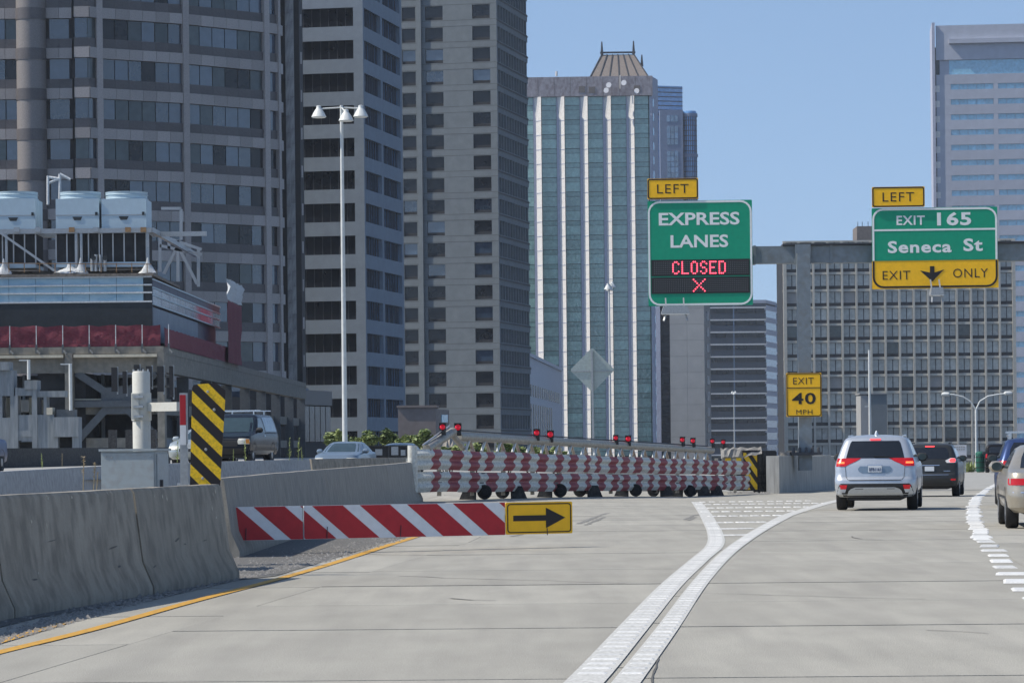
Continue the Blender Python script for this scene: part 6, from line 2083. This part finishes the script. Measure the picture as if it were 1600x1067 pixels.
mat('leaf', (0.15, 0.20, 0.06), 0.6, var=0.35, scale=3, rnd=0.2, coords='World')
mat('leaf_pale', (0.27, 0.32, 0.11), 0.6, var=0.3, scale=4, coords='World')
mat('stem_brown', (0.11, 0.085, 0.05), 0.9, var=0.2)
mat('dry_stalk', (0.36, 0.29, 0.17), 0.9, var=0.2)
def leaf_cloud(name, parent, blobs, count, size, m, world=True):
    v, f = [], []
    tot = sum(b[3] for b in blobs)
    for c, rx, rz_, w in blobs:
        for _ in range(int(count * w / tot)):
            while True:
                p = Vector((rng.uniform(-1, 1), rng.uniform(-1, 1), rng.uniform(-1, 1)))
                if .25 < p.length < 1 + .15 * rng.random(): break
            q = Vector(c) + Vector((p.x * rx, p.y * rx * .8, p.z * rz_))
            a, b = rng.uniform(0, 6.28), rng.uniform(-.9, .9)
            u = Vector((math.cos(a), math.sin(a), b)).normalized()
            n = u.cross(Vector((rng.uniform(-1, 1), rng.uniform(-1, 1), 1))).normalized()
            s = size * rng.uniform(.6, 1.3)
            i = len(v)
            v += [q - u * s, q + n * s * .45, q + u * s, q - n * s * .45]
            f.append((i, i + 1, i + 2, i + 3))
    return mesh(name, v, f, m, parent, world=world)
def shrub(px, pyt, pyb, Y, wpx, label):
    k = Y / F
    zb = min(at(px, pyb, Y).z, at(px, pyt, Y).z - .6)
    zt_ = at(px, pyt, Y).z
    c = at(px, pyt, Y)
    t = thing('shrub', label, 'shrub', (c.x, Y, zb), 0, 'shrubs behind the raised roadway')
    W, Hh = wpx * k / 2, (zt_ - zb)
    blobs = []
    for q in range(9):
        dx = rng.uniform(-1, 1)
        hz = zb + Hh * rng.uniform(.25, .85) * (1 - .35 * abs(dx))
        blobs.append(((c.x + dx * W * .75, Y + rng.uniform(-.5, .5), hz), W * rng.uniform(.25, .42), Hh * rng.uniform(.16, .30), 1.0))
    leaf_cloud('foliage', t, blobs[:6], 900, .13, 'leaf', True)
    leaf_cloud('foliage', t, blobs[4:], 520, .12, 'leaf_pale', True)
    for q in range(6):
        b = blobs[q][0]
        rod('stem', t, (c.x + (b[0] - c.x) * .3, Y, zb - .8), b, .035, 'stem_brown', 5, r1=.012)
for a in ((528, 671, 703, 165, 46, 'small shrub left of the lamp mast foot'), (568, 669, 703, 168, 52, 'leafy shrub just right of the lamp mast'), (598, 668, 703, 170, 54, 'tallest leafy shrub over the black crash cushion'),
          (632, 674, 704, 168, 50, 'leafy shrub in front of the brown building'), (662, 672, 706, 160, 44, 'shrub beside the left end of the rolling gate'), (700, 692, 716, 150, 52, 'low shrub behind the gate end strut'),
          (745, 690, 718, 152, 60, 'shrub showing through the gate truss near the second lamp pair'), (790, 690, 718, 154, 56, 'shrub showing above the gate pipe left of the lamp pair'), (830, 696, 720, 156, 50, 'shrub behind the gate below the white building'), (872, 698, 722, 158, 50, 'shrub behind the gate truss at the green tower foot')):
    shrub(*a)
def weed(px, pyt, pyb, Y, label, dry=False, n=26):
    c = at(px, pyb, Y); top = at(px, pyt, Y)
    hgt = top.z - c.z
    t = thing('weed', label, 'weed', c, 0, 'weeds along the barriers')
    lean = rng.uniform(-.08, .08) * hgt
    rod('stalk', t, c, (top.x + lean, Y, top.z), .012 if not dry else .007, 'dry_stalk' if dry else 'leaf_pale', 5, r1=.004)
    v, f = [], []
    for q in range(n):
        h = rng.uniform(.08, 1.0) if not dry else rng.uniform(.45, 1.0)
        p = Vector((c.x + lean * h, Y, c.z + hgt * h))
        a = rng.uniform(0, 6.28)
        u = Vector((math.cos(a), math.sin(a), .9 if not dry else .3)).normalized()
        L = hgt * (.16 * (1.15 - h * .7) if not dry else .10) * rng.uniform(.7, 1.3)
        w = u.cross(Vector((0, 0, 1))).normalized() * L * .22
        i = len(v)
        v += [p, p + u * L * .5 + w, p + u * L, p + u * L * .5 - w]
        f.append((i, i + 1, i + 2, i + 3))
    mesh('leaves', v, f, 'dry_stalk' if dry else 'leaf_pale', t, world=True)
for a in ((364.5, 701, 720, 101, 'short green weed left of the pickup headlamp'), (384, 689, 720, 101, 'tall green weed at the pickup wheel'), (277, 688, 722, 97, 'green weed beside the silver saloon'), (452, 685, 719, 113, 'thin green weed right of the pickup'),
          (466, 683, 719, 114, 'bushy green weed nearest to the pale blue saloon'), (472, 698, 719, 115, 'low green weed at the pale blue saloon mirror')):
    weed(*a)
for a in ((66, 708, 731, 88, 'green weed on the pale barrier near the picture edge', False, 40), (97, 708, 729, 90, 'brown dry weed on the pale barrier', True, 30), (130, 714, 768, 47, 'dry weed left of the cabinet, tallest', True, 34), (146, 722, 768, 47, 'dry weed touching the cabinet', True, 40), (151, 738, 768, 46, 'short dry weed at the cabinet foot', True, 30)):
    weed(*a)

# beyond the cars: pale notice board, green bin, shrub, orange post
YN = 214.0
t = thing('notice_board', 'faded white notice board beside the charcoal crossover', 'sign', (at(1511, 715, YN).x, YN, gz(30, YN)))
ft = Face(t, at(1498, 715, YN), at(1510.5, 715, YN))
ft.box('panel', -.45, ft.L, ft.z(717.5), ft.z(695), -.05, 0, 'white_wall')
for q, (a, b) in enumerate(((699.5, 697), (703, 701))):
    for r in range(5):
        ft.box('faded_mark', -.3 + r * .15, -.19 + r * .15, ft.z(a), ft.z(b), 0, .01, 'concrete_plain')
for s in (-.3, ft.L - .1):
    ft.box('post', s - .04, s + .04, gz(30, YN), ft.z(717.5), -.05, -.01, 'galvanised')
c = at(1532, 736, YN + 4)
t = thing('litter_bin', 'green litter bin at the foot of the twin armed lamp', 'bin', (c.x, c.y, gz(c.x, c.y)))
b = base(t)
mat('bin_green', (0.012, 0.11, 0.075), 0.5, var=0.1)
lathe('bin_body', t, [(.24, 0), (.30, .1), (.32, 1.15)], b, 'bin_green', 14)
lathe('bin_lid', t, [(.34, 1.16), (.33, 1.3), (.2, 1.42)], b, 'bin_green', 14)
for q in range(3):
    lathe('bin_band', t, [(.335, .3 + .35 * q), (.335, .35 + .35 * q)], b, 'black_plastic', 14)
c = at(1515, 736, YN + 6)
t = thing('kerb_plant', 'spiky green plant beside the litter bin', 'plant', (c.x, c.y, gz(c.x, c.y)))
b = base(t)
v, f = [], []
for q in range(70):
    a = rng.uniform(0, 6.28); L = rng.uniform(.5, .95); e = rng.uniform(.5, 1.4)
    u = Vector((math.cos(a) * math.cos(e), math.sin(a) * math.cos(e), math.sin(e)))
    w = Vector((-math.sin(a), math.cos(a), 0)) * .05
    o = b + Vector((rng.uniform(-.3, .3), rng.uniform(-.2, .2), 0))
    i = len(v)
    v += [o - w * .5, o + w * .5, o + u * L * .6 + w, o + u * L + Vector((0, 0, -.06)), o + u * L * .6 - w]
    f.append((i, i + 1, i + 2, i + 3, i + 4))
mesh('leaves', v, f, 'leaf_pale', t, world=True)
mesh('root_clump', [b + Vector((math.cos(a) * .25, math.sin(a) * .2, 0)) for a in (0, 1.2, 2.5, 3.8, 5)] + [b + Vector((0, 0, .15))], [(i, (i + 1) % 5, 5) for i in range(5)], 'stem_brown', t, world=True)
c = at(1501.5, 737, YN + 2)
t = thing('orange_bollard', 'thin orange bollard at the edge of the charcoal crossover', 'bollard', (c.x, c.y, gz(c.x, c.y)))
b = base(t)
mat('orange', (0.62, 0.15, 0.03), 0.6, var=0.1)
lathe('tube', t, [(.10, 0), (.05, .05), (.05, .72), (.03, .75)], b, 'orange', 10)
lathe('collar', t, [(.054, .5), (.054, .58)], b, 'sign_white', 10)

# ------------------------------------------------------------------ air
hz = bpy.data.materials.new('haze')
hz.use_nodes = True
hn = hz.node_tree
hn.nodes.remove(hn.nodes['Principled BSDF'])
pv = hn.nodes.new('ShaderNodeVolumePrincipled')
pv.inputs['Color'].default_value = (0.86, 0.93, 1.0, 1)
pv.inputs['Density'].default_value = 0.00011
pv.inputs['Anisotropy'].default_value = 0.2
hn.links.new(pv.outputs[0], hn.nodes['Material Output'].inputs['Volume'])
hb = mesh('haze', [(x, y, z) for z in (GROUND - 1, 160) for x, y in ((-9100, -3100), (9100, -3100), (9100, 12100), (-9100, 12100))], BOXF, hz)
hb['kind'] = 'stuff'
